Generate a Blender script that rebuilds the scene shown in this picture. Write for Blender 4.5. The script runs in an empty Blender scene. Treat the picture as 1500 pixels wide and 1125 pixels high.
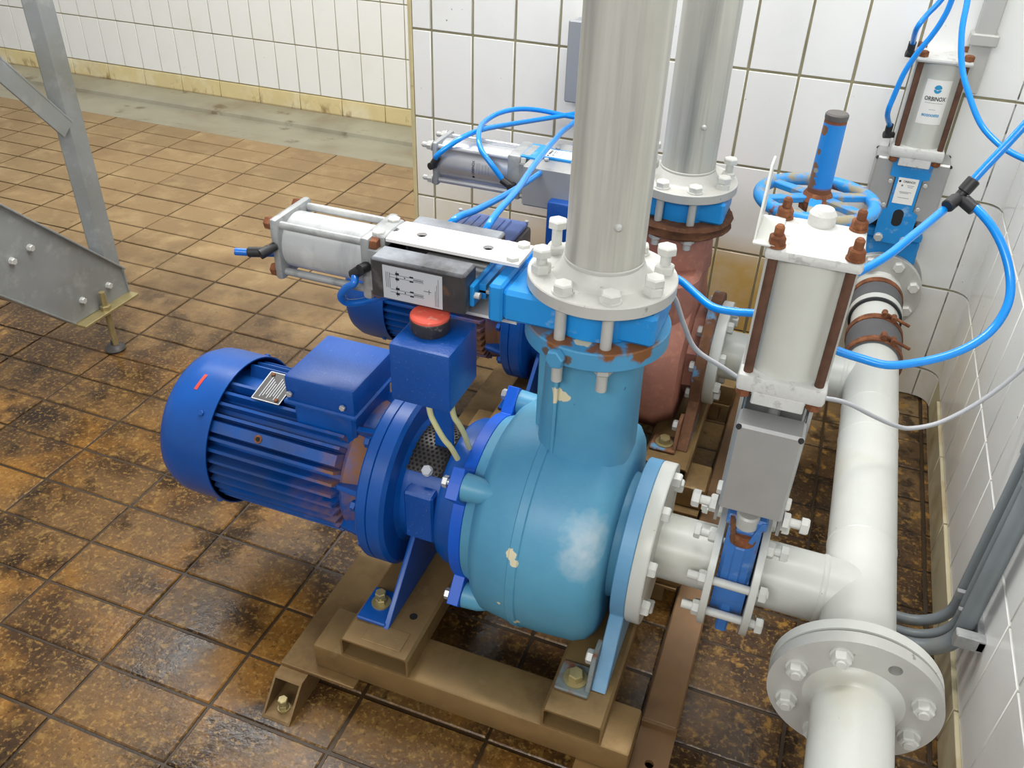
import bpy, bmesh, math, random
from mathutils import Vector as V, Matrix
random.seed(7)
sc = bpy.context.scene
COL = sc.collection
pi = math.pi

# ------------------------------------------------------------------ camera, light, exposure
cam = bpy.data.cameras.new('camera')
cam.sensor_width = 36.0
cam.lens = 1259.62 / 1500 * 36.0
cam.clip_start = 0.02
co = bpy.data.objects.new('camera', cam)
COL.objects.link(co)
RX = V((0.93473776, 0.35402771, 0.03049088))
RY = V((0.22483831, -0.52282223, -0.82225583))
RZ = V((-0.27516004, 0.77544909, -0.56830067))
M4 = Matrix(((RX[0], -RY[0], -RZ[0], 2.33844), (RX[1], -RY[1], -RZ[1], -2.35069),
             (RX[2], -RY[2], -RZ[2], 1.41212), (0, 0, 0, 1)))
co.matrix_world = M4
sc.camera = co

w = bpy.data.worlds.new('world')
sc.world = w
w.use_nodes = True
w.node_tree.nodes['Background'].inputs[0].default_value = (0.99, 1.0, 1.0, 1)
w.node_tree.nodes['Background'].inputs[1].default_value = 0.34

def area(name, loc, target, sx, sy, power, col=(1, 0.985, 0.96)):
    l = bpy.data.lights.new(name, 'AREA')
    l.shape = 'RECTANGLE'; l.size = sx; l.size_y = sy; l.energy = power; l.color = col
    o = bpy.data.objects.new(name, l)
    o.location = loc
    o.rotation_euler = (V(target) - V(loc)).to_track_quat('-Z', 'Y').to_euler()
    COL.objects.link(o)
    return o
area('ceiling_or_fill_light', (0.5, 0.15, 3.0), (0.5, 0.3, 0), 2.6, 0.5, 60)
area('ceiling_or_fill_light', (1.9, -0.7, 3.0), (1.9, -0.5, 0), 2.0, 0.4, 42)
area('ceiling_or_fill_light', (1.9, -4.4, 2.75), (2.0, -1.6, 0.5), 2.4, 0.6, 52)  # fill lamp added behind the camera to brighten the pump fronts

sc.view_settings.view_transform = 'Standard'
sc.view_settings.look = 'None'
sc.view_settings.gamma = 1.0
sc.view_settings.use_curve_mapping = False
sc.view_settings.exposure = 0.38

# ------------------------------------------------------------------ materials
def lin(c):
    r = []
    for x in c[:3]:
        x /= 255.0
        r.append(x / 12.92 if x <= 0.04045 else ((x + 0.055) / 1.055) ** 2.4)
    return (r[0], r[1], r[2], 1)

def mat(name, col, rough=0.5, metal=0.0, layers=(), bump=None, var=0.0, varscale=4.0, spec=0.5, coat=0.0, rnd=0.0, spots=()):
    """layers: (srgb, scale, lo, hi, extra) with extra dict: rough, metal, z=(z0,z1), x=(x0,x1), y=(y0,y1), str=(sx,sy,sz), d=detail, mx=max, up=True"""
    m = bpy.data.materials.new(name); m.use_nodes = True
    nt = m.node_tree; N = nt.nodes; L = nt.links
    b = N['Principled BSDF']
    b.inputs['Roughness'].default_value = rough
    b.inputs['Metallic'].default_value = metal
    b.inputs['Specular IOR Level'].default_value = spec
    b.inputs['Coat Weight'].default_value = coat
    geo = N.new('ShaderNodeNewGeometry')
    pos = geo.outputs['Position']
    sep = None
    def noise(scale, d=5.0, st=None, rough_=0.6):
        n = N.new('ShaderNodeTexNoise'); n.inputs['Scale'].default_value = scale
        n.inputs['Detail'].default_value = d; n.inputs['Roughness'].default_value = rough_
        if st:
            mp = N.new('ShaderNodeMapping'); mp.inputs['Scale'].default_value = st
            L.new(pos, mp.inputs[0]); L.new(mp.outputs[0], n.inputs['Vector'])
        else:
            L.new(pos, n.inputs['Vector'])
        return n.outputs['Fac']
    def mr(s, a, c, o0=0.0, o1=1.0):
        n = N.new('ShaderNodeMapRange'); L.new(s, n.inputs[0])
        n.inputs[1].default_value = a; n.inputs[2].default_value = c
        n.inputs[3].default_value = o0; n.inputs[4].default_value = o1
        return n.outputs[0]
    def mul(a, c):
        n = N.new('ShaderNodeMath'); n.operation = 'MULTIPLY'; L.new(a, n.inputs[0])
        if isinstance(c, float): n.inputs[1].default_value = c
        else: L.new(c, n.inputs[1])
        return n.outputs[0]
    def mix(f, a, c, isval=False):
        n = N.new('ShaderNodeMix'); n.data_type = 'FLOAT' if isval else 'RGBA'
        L.new(f, n.inputs[0])
        ia, ib, oo = (n.inputs[2], n.inputs[3], n.outputs[0]) if isval else (n.inputs[6], n.inputs[7], n.outputs[2])
        for i, s in ((ia, a), (ib, c)):
            if hasattr(s, 'links'): L.new(s, i)
            else: i.default_value = s
        return oo
    cur = lin(col); curr = rough; curm = metal
    if var:
        dark = tuple(x * (1 - var) for x in cur[:3]) + (1,)
        lite = tuple(min(1, x * (1 + var * 0.6)) for x in cur[:3]) + (1,)
        cur = mix(mr(noise(varscale, 6), 0.3, 0.7), dark, lite)
    if rnd:
        oi = N.new('ShaderNodeObjectInfo')
        h = N.new('ShaderNodeHueSaturation')
        L.new(mr(oi.outputs['Random'], 0, 1, 1 - rnd, 1 + rnd), h.inputs['Value'])
        if hasattr(cur, 'links'): L.new(cur, h.inputs['Color'])
        else: h.inputs['Color'].default_value = cur
        cur = h.outputs[0]
    for ly in layers:
        c, s, lo, hi = ly[:4]; ex = ly[4] if len(ly) > 4 else {}
        f = mr(noise(s, ex.get('d', 6.0), ex.get('str')), lo, hi)
        for k, ch in (('x', 0), ('y', 1), ('z', 2)):
            for kk in (k, k + '2'):
                if kk in ex:
                    if sep is None:
                        sep = N.new('ShaderNodeSeparateXYZ'); L.new(pos, sep.inputs[0])
                    f = mul(f, mr(sep.outputs[ch], ex[kk][0], ex[kk][1]))
        if 'mx' in ex: f = mul(f, float(ex['mx']))
        cur = mix(f, cur, lin(c))
        if 'rough' in ex: curr = mix(f, curr, ex['rough'], True)
        if 'metal' in ex: curm = mix(f, curm, ex['metal'], True)
    for c, p, r, soft, wob, mx in spots:      # one worn or flaked patch each: a ragged blob round a point of the surface
        n = N.new('ShaderNodeTexNoise'); n.inputs['Scale'].default_value = wob; n.inputs['Detail'].default_value = 4; L.new(pos, n.inputs['Vector'])
        vs = N.new('ShaderNodeVectorMath'); vs.operation = 'DISTANCE'; L.new(pos, vs.inputs[0]); vs.inputs[1].default_value = p
        ad = N.new('ShaderNodeMath'); ad.operation = 'MULTIPLY_ADD'; L.new(n.outputs['Fac'], ad.inputs[0]); ad.inputs[1].default_value = r * 1.6; L.new(vs.outputs['Value'], ad.inputs[2])
        f = mul(mr(ad.outputs[0], r * (1.8 + soft), r * 1.8 - r * soft), float(mx))
        cur = mix(f, cur, lin(c))
    if hasattr(cur, 'links'): L.new(cur, b.inputs['Base Color'])
    else: b.inputs['Base Color'].default_value = cur
    if hasattr(curr, 'links'): L.new(curr, b.inputs['Roughness'])
    if hasattr(curm, 'links'): L.new(curm, b.inputs['Metallic'])
    if bump:
        bn = N.new('ShaderNodeBump'); bn.inputs['Strength'].default_value = bump[1]
        bn.inputs['Distance'].default_value = bump[2] if len(bump) > 2 else 0.002
        L.new(noise(bump[0], 5, bump[3] if len(bump) > 3 else None), bn.inputs['Height']); L.new(bn.outputs[0], b.inputs['Normal'])
    return m

RUST = (112, 62, 34)
mats = dict(
    wall_tile=mat('wall_tile', (241, 242, 240), 0.16, layers=[((214, 212, 200), 3.0, 0.55, 0.75, dict(mx=0.25)),
        ((204, 164, 78), 2.2, 0.10, 0.45, dict(z=(0.40, 0.30), x=(2.50, 2.30), x2=(1.2, 2.0), y=(0.5, 0.1), mx=0.95)),
        ((214, 196, 146), 3.5, 0.35, 0.65, dict(z=(0.55, 0.15), y=(-0.9, -0.1), y2=(0.6, 0.1), mx=0.7)),
        ((90, 84, 60), 60, 0.70, 0.74, dict(mx=0.8))], bump=(9, 0.03)),
    base_tile=mat('stained_baseboard_tile', (222, 205, 154), 0.3, var=0.12, layers=[((238, 232, 206), 5, 0.5, 0.7, dict(mx=0.8)), ((120, 88, 40), 16, 0.56, 0.68, dict(mx=0.85, z=(0.05, 0.0), str=(1, 1, 0.5))), ((112, 80, 40), 9, 0.2, 0.4, dict(z=(-0.005, -0.018), mx=0.9))]),
    base_tile_r=mat('pale_baseboard_tile', (205, 196, 164), 0.3, var=0.12, layers=[((150, 118, 66), 7, 0.5, 0.75, dict(mx=0.8))]),
    grout=mat('olive_grout', (158, 152, 122), 0.9, var=0.25, varscale=8),
    grout_r=mat('cream_grout', (206, 198, 160), 0.8, var=0.15, varscale=8),
    floor_grout=mat('dark_wet_grout', (58, 42, 22), 0.45, var=0.4, varscale=14, bump=(80, 0.6)),
    floor_tile=mat('brown_clay_floor_tile', (144, 119, 82), 0.5, spec=0.32, rnd=0.10, var=0.14, varscale=4, layers=[
        ((182, 158, 114), 9, 0.50, 0.74, dict(mx=0.55)), ((118, 90, 56), 3.0, 0.52, 0.70, dict(mx=0.5)),
        ((102, 74, 40), 2.6, 0.16, 0.40, dict(y=(-0.1, -0.9), rough=0.34, mx=0.96)),  # near floor: wet tiles, painted darker still for the weaker light there
        ((62, 43, 26), 3.4, 0.42, 0.56, dict(y=(0.0, -0.7), rough=0.20, mx=0.92)),
        ((150, 104, 42), 5, 0.48, 0.66, dict(y=(-0.5, -1.0), mx=0.75, rough=0.25)),
        ((156, 124, 66), 34, 0.55, 0.66, dict(y=(-0.3, -0.9), mx=0.5)),
        ((38, 27, 18), 6.0, 0.53, 0.63, dict(y=(0.0, -0.8), rough=0.13, mx=0.88)),
        ((74, 53, 32), 4.5, 0.40, 0.56, dict(x=(2.2, 2.5), mx=0.9)), ((176, 132, 62), 30, 0.56, 0.62, dict(x=(2.2, 2.5), mx=0.6)), ((40, 28, 18), 20, 0.5, 0.6, dict(x=(2.2, 2.5), mx=0.85)),
        ((70, 50, 30), 1.0, 0.50, 0.56, dict(str=(38, 0.7, 1), x=(0.46, 0.34), y=(-0.42, -0.55), y2=(-1.05, -0.92), mx=0.85, d=1.0)),  # shadow stripes of the stair treads, painted into the tile colour
        ((176, 138, 76), 110, 0.54, 0.62, dict(y=(-0.2, -0.8), mx=0.40)), ((40, 28, 18), 95, 0.58, 0.64, dict(y=(-0.2, -0.8), mx=0.5)),
        ((76, 54, 32), 40, 0.63, 0.72, dict(mx=0.7))], bump=(70, 0.35, 0.002)),
    gutter=mat('grey_green_concrete_gutter', (158, 154, 134), 0.35, var=0.15, layers=[((96, 78, 56), 6, 0.6, 0.68, dict(mx=0.8)), ((120, 100, 70), 2.5, 0.5, 0.7, dict(mx=0.6))], bump=(40, 0.1)),
    blue=mat('dark_blue_motor_paint', (4, 78, 160), 0.34, var=0.2, varscale=9, layers=[((92, 104, 140), 10, 0.60, 0.85, dict(mx=0.45, rough=0.6)), ((200, 205, 215), 160, 0.74, 0.77, dict(mx=0.7))], bump=(120, 0.12, 0.001)),
    blue_rust=mat('dark_blue_motor_paint_with_rust', (6, 76, 154), 0.42, var=0.25, varscale=9, layers=[((156, 104, 50), 7, 0.44, 0.60, dict(x=(1.56, 1.65), mx=0.95, rough=0.85)), ((70, 72, 84), 7, 0.5, 0.75, dict(mx=0.6, rough=0.8))], bump=(120, 0.15, 0.001)),
    blue_box=mat('speckled_blue_box_paint', (4, 76, 160), 0.36, var=0.14, varscale=8, layers=[((150, 180, 225), 190, 0.62, 0.72, dict(mx=0.25))], bump=(260, 0.5, 0.0008)),
    cover_blue=mat('bright_blue_paint', (4, 88, 200), 0.38, var=0.15, layers=[((20, 70, 140), 12, 0.6, 0.8, dict(mx=0.5))]),
    cast_blue=mat('light_blue_cast_paint', (88, 157, 188), 0.42, var=0.12, varscale=5, layers=[
        ((52, 120, 170), 2.2, 0.45, 0.65, dict(mx=0.6)), ((50, 70, 80), 90, 0.70, 0.74, dict(mx=0.7))], bump=(150, 0.25, 0.001),
        spots=[((206, 214, 218), (2.140, -1.405, 0.467), 0.026, 0.9, 60, 0.6), ((206, 214, 218), (2.133, -1.428, 0.430), 0.022, 0.9, 60, 0.5),
            ((216, 208, 178), (2.024, -1.435, 0.416), 0.0085, 0.06, 90, 1), ((216, 208, 178), (2.030, -1.440, 0.404), 0.007, 0.06, 90, 1),
            ((216, 208, 178), (2.038, -1.312, 0.649), 0.014, 0.06, 70, 1), ((216, 208, 178), (2.053, -1.312, 0.647), 0.011, 0.06, 80, 1), ((216, 208, 178), (2.026, -1.308, 0.654), 0.010, 0.06, 80, 1),
            ((216, 208, 178), (2.007, -1.445, 0.302), 0.004, 0.06, 120, 1), ((216, 208, 178), (2.036, -1.430, 0.256), 0.006, 0.06, 120, 1), ((216, 208, 178), (1.975, -1.447, 0.312), 0.004, 0.06, 120, 1)]),
    cast_flange=mat('light_blue_flange_paint_with_rust', (74, 148, 192), 0.45, var=0.12, layers=[((120, 84, 48), 14, 0.54, 0.62, dict(z=(0.757, 0.764), mx=0.9, rough=0.9)), ((206, 190, 150), 20, 0.74, 0.75, {})], bump=(110, 0.2, 0.001), spots=[((128, 80, 38), (2.114, -1.330, 0.764), 0.022, 0.12, 50, 1), ((128, 80, 38), (2.046, -1.330, 0.764), 0.021, 0.12, 50, 1), ((128, 80, 38), (2.158, -1.310, 0.764), 0.020, 0.12, 50, 1), ((218, 206, 170), (2.08, -1.325, 0.764), 0.012, 0.08, 60, 1), ((100, 76, 50), (2.030, -1.345, 0.745), 0.008, 0.2, 90, 0.9), ((100, 76, 50), (2.066, -1.356, 0.745), 0.007, 0.2, 90, 0.9)]),
    plate_blue=mat('pale_blue_plate_paint', (98, 152, 190), 0.45, var=0.1, layers=[((150, 178, 200), 5, 0.42, 0.66, dict(z=(0.36, 0.24), mx=0.7)), ((196, 204, 204), 14, 0.62, 0.72, dict(mx=0.5))], bump=(110, 0.2, 0.001)),
    tab_dirty=mat('dirty_blue_grey_tab', (112, 122, 122), 0.6, var=0.25, varscale=20, layers=[(RUST, 26, 0.5, 0.62, dict(mx=0.9))], bump=(140, 0.3, 0.001)),
    valve_blue=mat('sky_blue_valve_paint', (26, 140, 214), 0.4, var=0.12, varscale=9, layers=[((170, 196, 214), 24, 0.60, 0.72, dict(mx=0.6)), ((120, 76, 44), 18, 0.66, 0.72, dict(mx=0.9, rough=0.9))], bump=(140, 0.2, 0.001)),
    wheel_blue=mat('chipped_blue_handwheel_paint', (44, 148, 222), 0.4, var=0.12, varscale=9, layers=[((160, 146, 104), 26, 0.50, 0.60, dict(mx=0.9, rough=0.9)), ((120, 72, 44), 14, 0.60, 0.66, dict(rough=0.9))], bump=(120, 0.3, 0.001)),
    stem_blue=mat('flaking_blue_post_paint', (32, 138, 224), 0.4, var=0.1, varscale=9, layers=[((126, 82, 56), 9, 0.60, 0.615, dict(x=(2.362, 2.345), rough=0.9)), ((150, 140, 120), 14, 0.64, 0.65, dict(rough=0.8)), ((120, 74, 48), 30, 0.3, 0.35, dict(z=(0.768, 0.762), rough=0.9)), ((120, 74, 48), 30, 0.3, 0.35, dict(z=(0.893, 0.896), rough=0.9))], bump=(90, 0.2, 0.001), spots=[((126, 90, 64), (2.334, -0.563, q), r_, 0.05, 70, 1) for q, r_ in ((0.775, 0.012), (0.792, 0.010), (0.806, 0.009), (0.838, 0.006), (0.88, 0.010))] + [((150, 150, 140), (2.338, -0.566, 0.800), 0.006, 0.05, 70, 1)]),
    faded_blue=mat('faded_valve_body_blue', (62, 118, 190), 0.45, var=0.2, varscale=12, layers=[((165, 190, 215), 16, 0.55, 0.75, dict(mx=0.7)), (RUST, 14, 0.60, 0.68, dict(mx=0.9, rough=0.9))], bump=(110, 0.3, 0.001)),
    white=mat('off_white_pipe_paint', (203, 205, 199), 0.34, var=0.06, varscale=6, layers=[((186, 180, 152), 5, 0.55, 0.78, dict(mx=0.6)), ((120, 112, 90), 70, 0.71, 0.75, dict(mx=0.7))], bump=(60, 0.05)),
    white_rough=mat('rough_white_cast_aluminium', (206, 207, 204), 0.5, var=0.1, varscale=30, layers=[((150, 150, 148), 60, 0.56, 0.66, dict(mx=0.6)), ((150, 100, 54), 22, 0.72, 0.76, dict(mx=0.8))], bump=(220, 0.5, 0.001)),
    bolt=mat('pale_galvanised_bolt', (190, 191, 187), 0.42, 0.15, var=0.1, varscale=30),
    bolt_w=mat('white_painted_bolt', (206, 207, 202), 0.45, var=0.08, varscale=30),
    steel=mat('brushed_stainless_pipe', (188, 187, 178), 0.42, 0.12, var=0.1, layers=[((138, 138, 134), 5, 0.45, 0.7, dict(str=(6, 6, 0.25), mx=0.8)), ((205, 204, 194), 7, 0.5, 0.7, dict(str=(5, 5, 0.2), mx=0.7))], bump=(200, 0.05)),
    steel_flange=mat('pale_stainless_flange', (192, 192, 187), 0.42, 0.15, var=0.08, varscale=10, layers=[((120, 118, 104), 45, 0.66, 0.72, dict(mx=0.7))], bump=(120, 0.1)),
    cover_steel=mat('grey_steel_valve_cover', (176, 177, 176), 0.38, 0.4, var=0.07, varscale=14, bump=(160, 0.08)),
    dark_cover=mat('stained_dark_steel_cover', (62, 60, 62), 0.34, 0.2, var=0.4, varscale=20, layers=[((150, 156, 164), 10, 0.30, 0.62, dict(z=(0.827, 0.831), mx=0.95)), ((120, 118, 116), 30, 0.55, 0.7, dict(mx=0.5)), ((128, 88, 50), 12, 0.6, 0.68, dict(mx=0.8, rough=0.9))], bump=(120, 0.2, 0.001)),  # pale layer paints a bluish reflection onto the top face
    white_plate=mat('smooth_white_yoke_plate', (222, 220, 218), 0.4, var=0.03),
    galv=mat('mottled_galvanised_cylinder', (158, 161, 162), 0.42, 0.25, var=0.16, varscale=14, layers=[((120, 122, 122), 34, 0.54, 0.66, dict(mx=0.6)), ((222, 222, 220), 8, 0.5, 0.7, dict(mx=0.6))], bump=(140, 0.2, 0.001)),
    alu=mat('aluminium_cylinder', (192, 194, 198), 0.3, 0.55, var=0.1, varscale=14),
    barrel_grey=mat('streaked_grey_barrel', (184, 187, 188), 0.34, 0.1, var=0.08, varscale=6, layers=[((150, 154, 158), 8, 0.5, 0.66, dict(str=(4, 1, 0.6), mx=0.7)), ((214, 214, 212), 14, 0.56, 0.7, dict(mx=0.6))], bump=(120, 0.1, 0.001)),
    alu_w=mat('pale_cylinder_barrel', (206, 208, 200), 0.36, 0.1, var=0.07, varscale=6),
    rust=mat('rusty_iron', (118, 70, 42), 0.85, var=0.4, varscale=40, layers=[((166, 108, 66), 60, 0.5, 0.7, dict(mx=0.7))], bump=(150, 0.7, 0.002)),
    rust_dark=mat('dark_brown_rust', (98, 62, 40), 0.9, var=0.4, varscale=26, layers=[((132, 94, 58), 34, 0.5, 0.7, dict(mx=0.7))], bump=(90, 0.9, 0.004)),
    rod=mat('brown_rusted_rod', (92, 62, 46), 0.8, var=0.35, varscale=40, bump=(200, 0.4, 0.001)),
    pink=mat('faded_red_primer_casing', (168, 112, 96), 0.55, var=0.14, varscale=7, layers=[((186, 128, 104), 60, 0.5, 0.66, dict(mx=0.7)), ((108, 68, 62), 4, 0.5, 0.7, dict(mx=0.7))], bump=(160, 0.3, 0.001)),
    rust_plate=mat('rusted_plate_with_blue_flakes', (112, 76, 52), 0.85, var=0.35, varscale=25, layers=[((92, 142, 180), 9, 0.58, 0.62, dict(rough=0.5)), ((150, 100, 62), 30, 0.55, 0.7, dict(mx=0.8))], bump=(110, 0.6, 0.002)),
    frame=mat('dirty_brown_steel_frame', (148, 121, 80), 0.38, 0.45, var=0.2, varscale=9, layers=[((96, 72, 44), 6, 0.48, 0.68, dict(mx=0.8, rough=0.65)), ((176, 156, 112), 24, 0.6, 0.75, dict(mx=0.5))], bump=(120, 0.12, 0.001)),
    frame_in=mat('tube_inner_steel', (70, 58, 40), 0.6, 0.2, var=0.3, varscale=20),
    rail=mat('brown_flat_rail', (120, 90, 58), 0.55, 0.1, var=0.2, varscale=12, layers=[((86, 62, 38), 5, 0.5, 0.7, dict(mx=0.8))], bump=(120, 0.2, 0.001)),
    black=mat('black_plastic', (36, 36, 38), 0.45, var=0.2, varscale=40),
    dark=mat('dark_hole', (16, 15, 14), 0.8),
    rubber=mat('grey_rubber_sleeve', (92, 92, 94), 0.7, var=0.12, varscale=12, layers=[((130, 130, 128), 8, 0.55, 0.75, dict(mx=0.6))]),
    hose=mat('bright_blue_hose', (2, 138, 232), 0.25, coat=0.3),
    hose_dark=mat('shaded_blue_hose', (20, 104, 196), 0.28, coat=0.3),
    cable=mat('light_grey_cable', (176, 178, 182), 0.45),
    ycable=mat('pale_yellow_cable', (196, 194, 146), 0.5),
    red=mat('orange_red_button', (230, 96, 78), 0.55, var=0.06, layers=[((232, 170, 150), 60, 0.6, 0.7, dict(mx=0.6))]),
    collar=mat('dirty_dark_collar', (58, 54, 52), 0.5, var=0.4, varscale=50, layers=[((150, 140, 126), 70, 0.6, 0.7, dict(mx=0.7))]),
    grey_pvc=mat('grey_plastic_conduit', (128, 136, 140), 0.4, var=0.08, varscale=14, layers=[((160, 148, 116), 12, 0.52, 0.7, dict(z=(0.22, 0.12), mx=0.8))]),
    duct=mat('light_grey_duct', (176, 176, 172), 0.4),
    junction=mat('grey_junction_box', (146, 150, 156), 0.4),
    stand=mat('grey_galvanised_stand', (142, 146, 146), 0.42, 0.12, var=0.14, varscale=7, layers=[((176, 178, 176), 18, 0.55, 0.7, dict(mx=0.5)), ((120, 118, 100), 3, 0.5, 0.7, dict(mx=0.6))], bump=(90, 0.08)),
    brass=mat('yellowish_zinc_bolt', (170, 156, 112), 0.35, 0.5, var=0.15, varscale=40),
    label=mat('white_label', (236, 236, 232), 0.45),
    label_s=mat('silver_label', (186, 190, 196), 0.4, 0.1),
    ink=mat('black_print', (26, 26, 28), 0.6),
    grey_ink=mat('grey_print', (120, 122, 126), 0.6),
    cyan=mat('cyan_print', (34, 146, 196), 0.5),
    plate_dark=mat('dark_nameplate', (70, 68, 66), 0.45, 0.2),
    redmark=mat('red_paint_mark', (196, 66, 52), 0.5),
    strip=mat('yellowed_corner_strip', (206, 194, 150), 0.4, var=0.15, varscale=14, layers=[((140, 120, 70), 18, 0.6, 0.7, {})]),
    perf=mat('perforated_steel_guard', (66, 64, 62), 0.4, 0.5, var=0.2, varscale=40),
    zinc=mat('bright_zinc_bolt', (206, 208, 208), 0.3, 0.5),
    tbox_dark=mat('dark_grey_terminal_box', (98, 94, 92), 0.5, var=0.15, varscale=14),
    tbox_blue=mat('dusty_blue_lid', (96, 120, 182), 0.45, var=0.2, varscale=14, layers=[((150, 150, 160), 9, 0.5, 0.7, dict(mx=0.8))]),
)
mt = mats

# ------------------------------------------------------------------ mesh helpers
def catmull(pts, sub=6):
    P = [V(p) for p in pts]
    if len(P) < 3: return P
    Q = [P[0] * 2 - P[1]] + P + [P[-1] * 2 - P[-2]]
    out = []
    for i in range(1, len(Q) - 2):
        a, b, c, d = Q[i - 1:i + 3]
        for k in range(sub):
            t = k / sub
            out.append(0.5 * ((2 * b) + (c - a) * t + (2 * a - 5 * b + 4 * c - d) * t * t + (3 * b - a - 3 * c + d) * t ** 3))
    out.append(P[-1])
    return out

def perp(ax):
    ax = V(ax).normalized()
    r = V((0, 0, 1)) if abs(ax.z) < 0.9 else V((1, 0, 0))
    u = r.cross(ax).normalized()
    return ax, u, ax.cross(u)

class G:
    def __init__(s, T=None):
        s.bm = bmesh.new(); s.T = T
    def P(s, p):
        p = V(p)
        return s.T @ p if s.T is not None else p
    def v(s, p): return s.bm.verts.new(s.P(p))
    def f(s, vs):
        try: return s.bm.faces.new(vs)
        except ValueError: return None
    def box(s, x0, x1, y0, y1, z0, z1, bev=0.0, seg=1):
        t = bmesh.new()
        bmesh.ops.create_cube(t, size=1.0)
        for q in t.verts:
            q.co = V(((x0 + x1) / 2 + q.co.x * (x1 - x0), (y0 + y1) / 2 + q.co.y * (y1 - y0), (z0 + z1) / 2 + q.co.z * (z1 - z0)))
        if bev: bmesh.ops.bevel(t, geom=t.edges[:], offset=bev, segments=seg, profile=0.5, affect='EDGES')
        s.add(t); return s
    def add(s, t):
        mp = {q: s.v(q.co) for q in t.verts}
        for f in t.faces: s.f([mp[q] for q in f.verts])
        t.free()
    def lathe(s, o, ax, prof, seg=32, ph=0.0, closed=False, a0=0.0, a1=2 * pi):
        o = V(o); ax, u, w_ = perp(ax)
        full = abs(a1 - a0 - 2 * pi) < 1e-6
        n = seg if full else seg + 1
        rings = []
        for h, r in prof:
            if r < 1e-6: rings.append([s.v(o + ax * h)])
            else:
                rings.append([s.v(o + ax * h + (u * math.cos(a) + w_ * math.sin(a)) * r) for a in [a0 + (a1 - a0) * (k + ph) / seg for k in range(n)]])
        m = seg
        pr = list(zip(rings, rings[1:] + ([rings[0]] if closed else [])))
        if not closed: pr = pr[:len(rings) - 1]
        for A, B in pr:
            for k in range(m):
                k2 = (k + 1) % n
                if len(A) == 1 and len(B) == 1: continue
                if len(A) == 1: s.f([A[0], B[k], B[k2]])
                elif len(B) == 1: s.f([A[k], B[0], A[k2]])
                else: s.f([A[k], B[k], B[k2], A[k2]])
        return s
    def cyl(s, p0, p1, r, r1=None, seg=24, bev=0.0):
        p0 = V(p0); p1 = V(p1); h = (p1 - p0).length; r1 = r if r1 is None else r1
        if bev: pf = [(0, 0), (0, r - bev), (bev, r), (h - bev, r1), (h, r1 - bev), (h, 0)]
        else: pf = [(0, 0), (0, r), (h, r1), (h, 0)]
        return s.lathe(p0, p1 - p0, pf, seg)
    def ringpl(s, o, ax, h, r0, r1, seg=40, bev=0.0015):
        return s.lathe(o, ax, [(0, r0), (0, r1 - bev), (bev, r1), (h - bev, r1), (h, r1 - bev), (h, r0)], seg, closed=True)
    def hexp(s, o, ax, af, h, ph=0.0):
        R = af / math.sqrt(3)
        return s.lathe(o, ax, [(0, 0), (0, R), (h * 0.82, R), (h, R * 0.86), (h, 0)], 6, ph)
    def tube(s, pts, r, seg=10, sub=6, smooth=True):
        P = catmull(pts, sub) if smooth else [V(p) for p in pts]
        rs = r if callable(r) else (lambda t: r)
        t = (P[1] - P[0]).normalized(); _, u, _w = perp(t)
        rings = []
        for i, p in enumerate(P):
            a = P[max(i - 1, 0)]; b = P[min(i + 1, len(P) - 1)]
            t = (b - a).normalized()
            u = (u - t * u.dot(t)).normalized(); w_ = t.cross(u)
            rr = rs(i / (len(P) - 1))
            rings.append([s.v(p + (u * math.cos(2 * pi * k / seg) + w_ * math.sin(2 * pi * k / seg)) * rr) for k in range(seg)])
        for A, B in zip(rings, rings[1:]):
            for k in range(seg): s.f([A[k], A[(k + 1) % seg], B[(k + 1) % seg], B[k]])
        s.f(rings[0][::-1]); s.f(rings[-1])
        return s
    def prism(s, poly, vec, bev=0.0):
        t = bmesh.new(); vec = V(vec)
        A = [t.verts.new(V(p)) for p in poly]; B = [t.verts.new(V(p) + vec) for p in poly]
        t.faces.new(A); t.faces.new(B[::-1]); n = len(A)
        for k in range(n): t.faces.new([A[k], B[k], B[(k + 1) % n], A[(k + 1) % n]])
        bmesh.ops.recalc_face_normals(t, faces=t.faces[:])
        if bev: bmesh.ops.bevel(t, geom=t.edges[:], offset=bev, segments=1, profile=0.5, affect='EDGES')
        s.add(t); return s
    def plate(s, outer, holes, o, u, v_, n, th, hseg=14):
        """flat plate with round holes: outer 2D outline, holes (a,b,r)"""
        t = bmesh.new(); o = V(o); u = V(u); v_ = V(v_); n = V(n); E = []
        def loop(pts):
            vs = [t.verts.new(o + u * a + v_ * b) for a, b in pts]
            for k in range(len(vs)): E.append(t.edges.new((vs[k], vs[(k + 1) % len(vs)])))
        loop(outer)
        for a, b, r in holes: loop([(a + r * math.cos(2 * pi * k / hseg), b + r * math.sin(2 * pi * k / hseg)) for k in range(hseg)])
        bmesh.ops.triangle_fill(t, use_beauty=True, use_dissolve=False, edges=E)
        ex = bmesh.ops.extrude_face_region(t, geom=t.faces[:])
        for q in ex['geom']:
            if isinstance(q, bmesh.types.BMVert): q.co += n * th
        s.add(t); return s
    def mesh(s, name, ang=35):
        bmesh.ops.recalc_face_normals(s.bm, faces=s.bm.faces[:])
        me = bpy.data.meshes.new(name); s.bm.to_mesh(me); s.bm.free()
        if ang:
            me.polygons.foreach_set('use_smooth', [True] * len(me.polygons))
            me.set_sharp_from_angle(angle=math.radians(ang))
        return me
    def obj(s, name, m, parent=None, label=None, ang=35):
        if parent is not None:
            d = wloc(parent)
            for q in s.bm.verts: q.co -= d
        me = s.mesh(name, ang)
        me.materials.append(mats[m] if isinstance(m, str) else m)
        o = bpy.data.objects.new(name, me); COL.objects.link(o)
        if parent is not None: o.parent = parent
        if label: o['label'] = label
        return o

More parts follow.
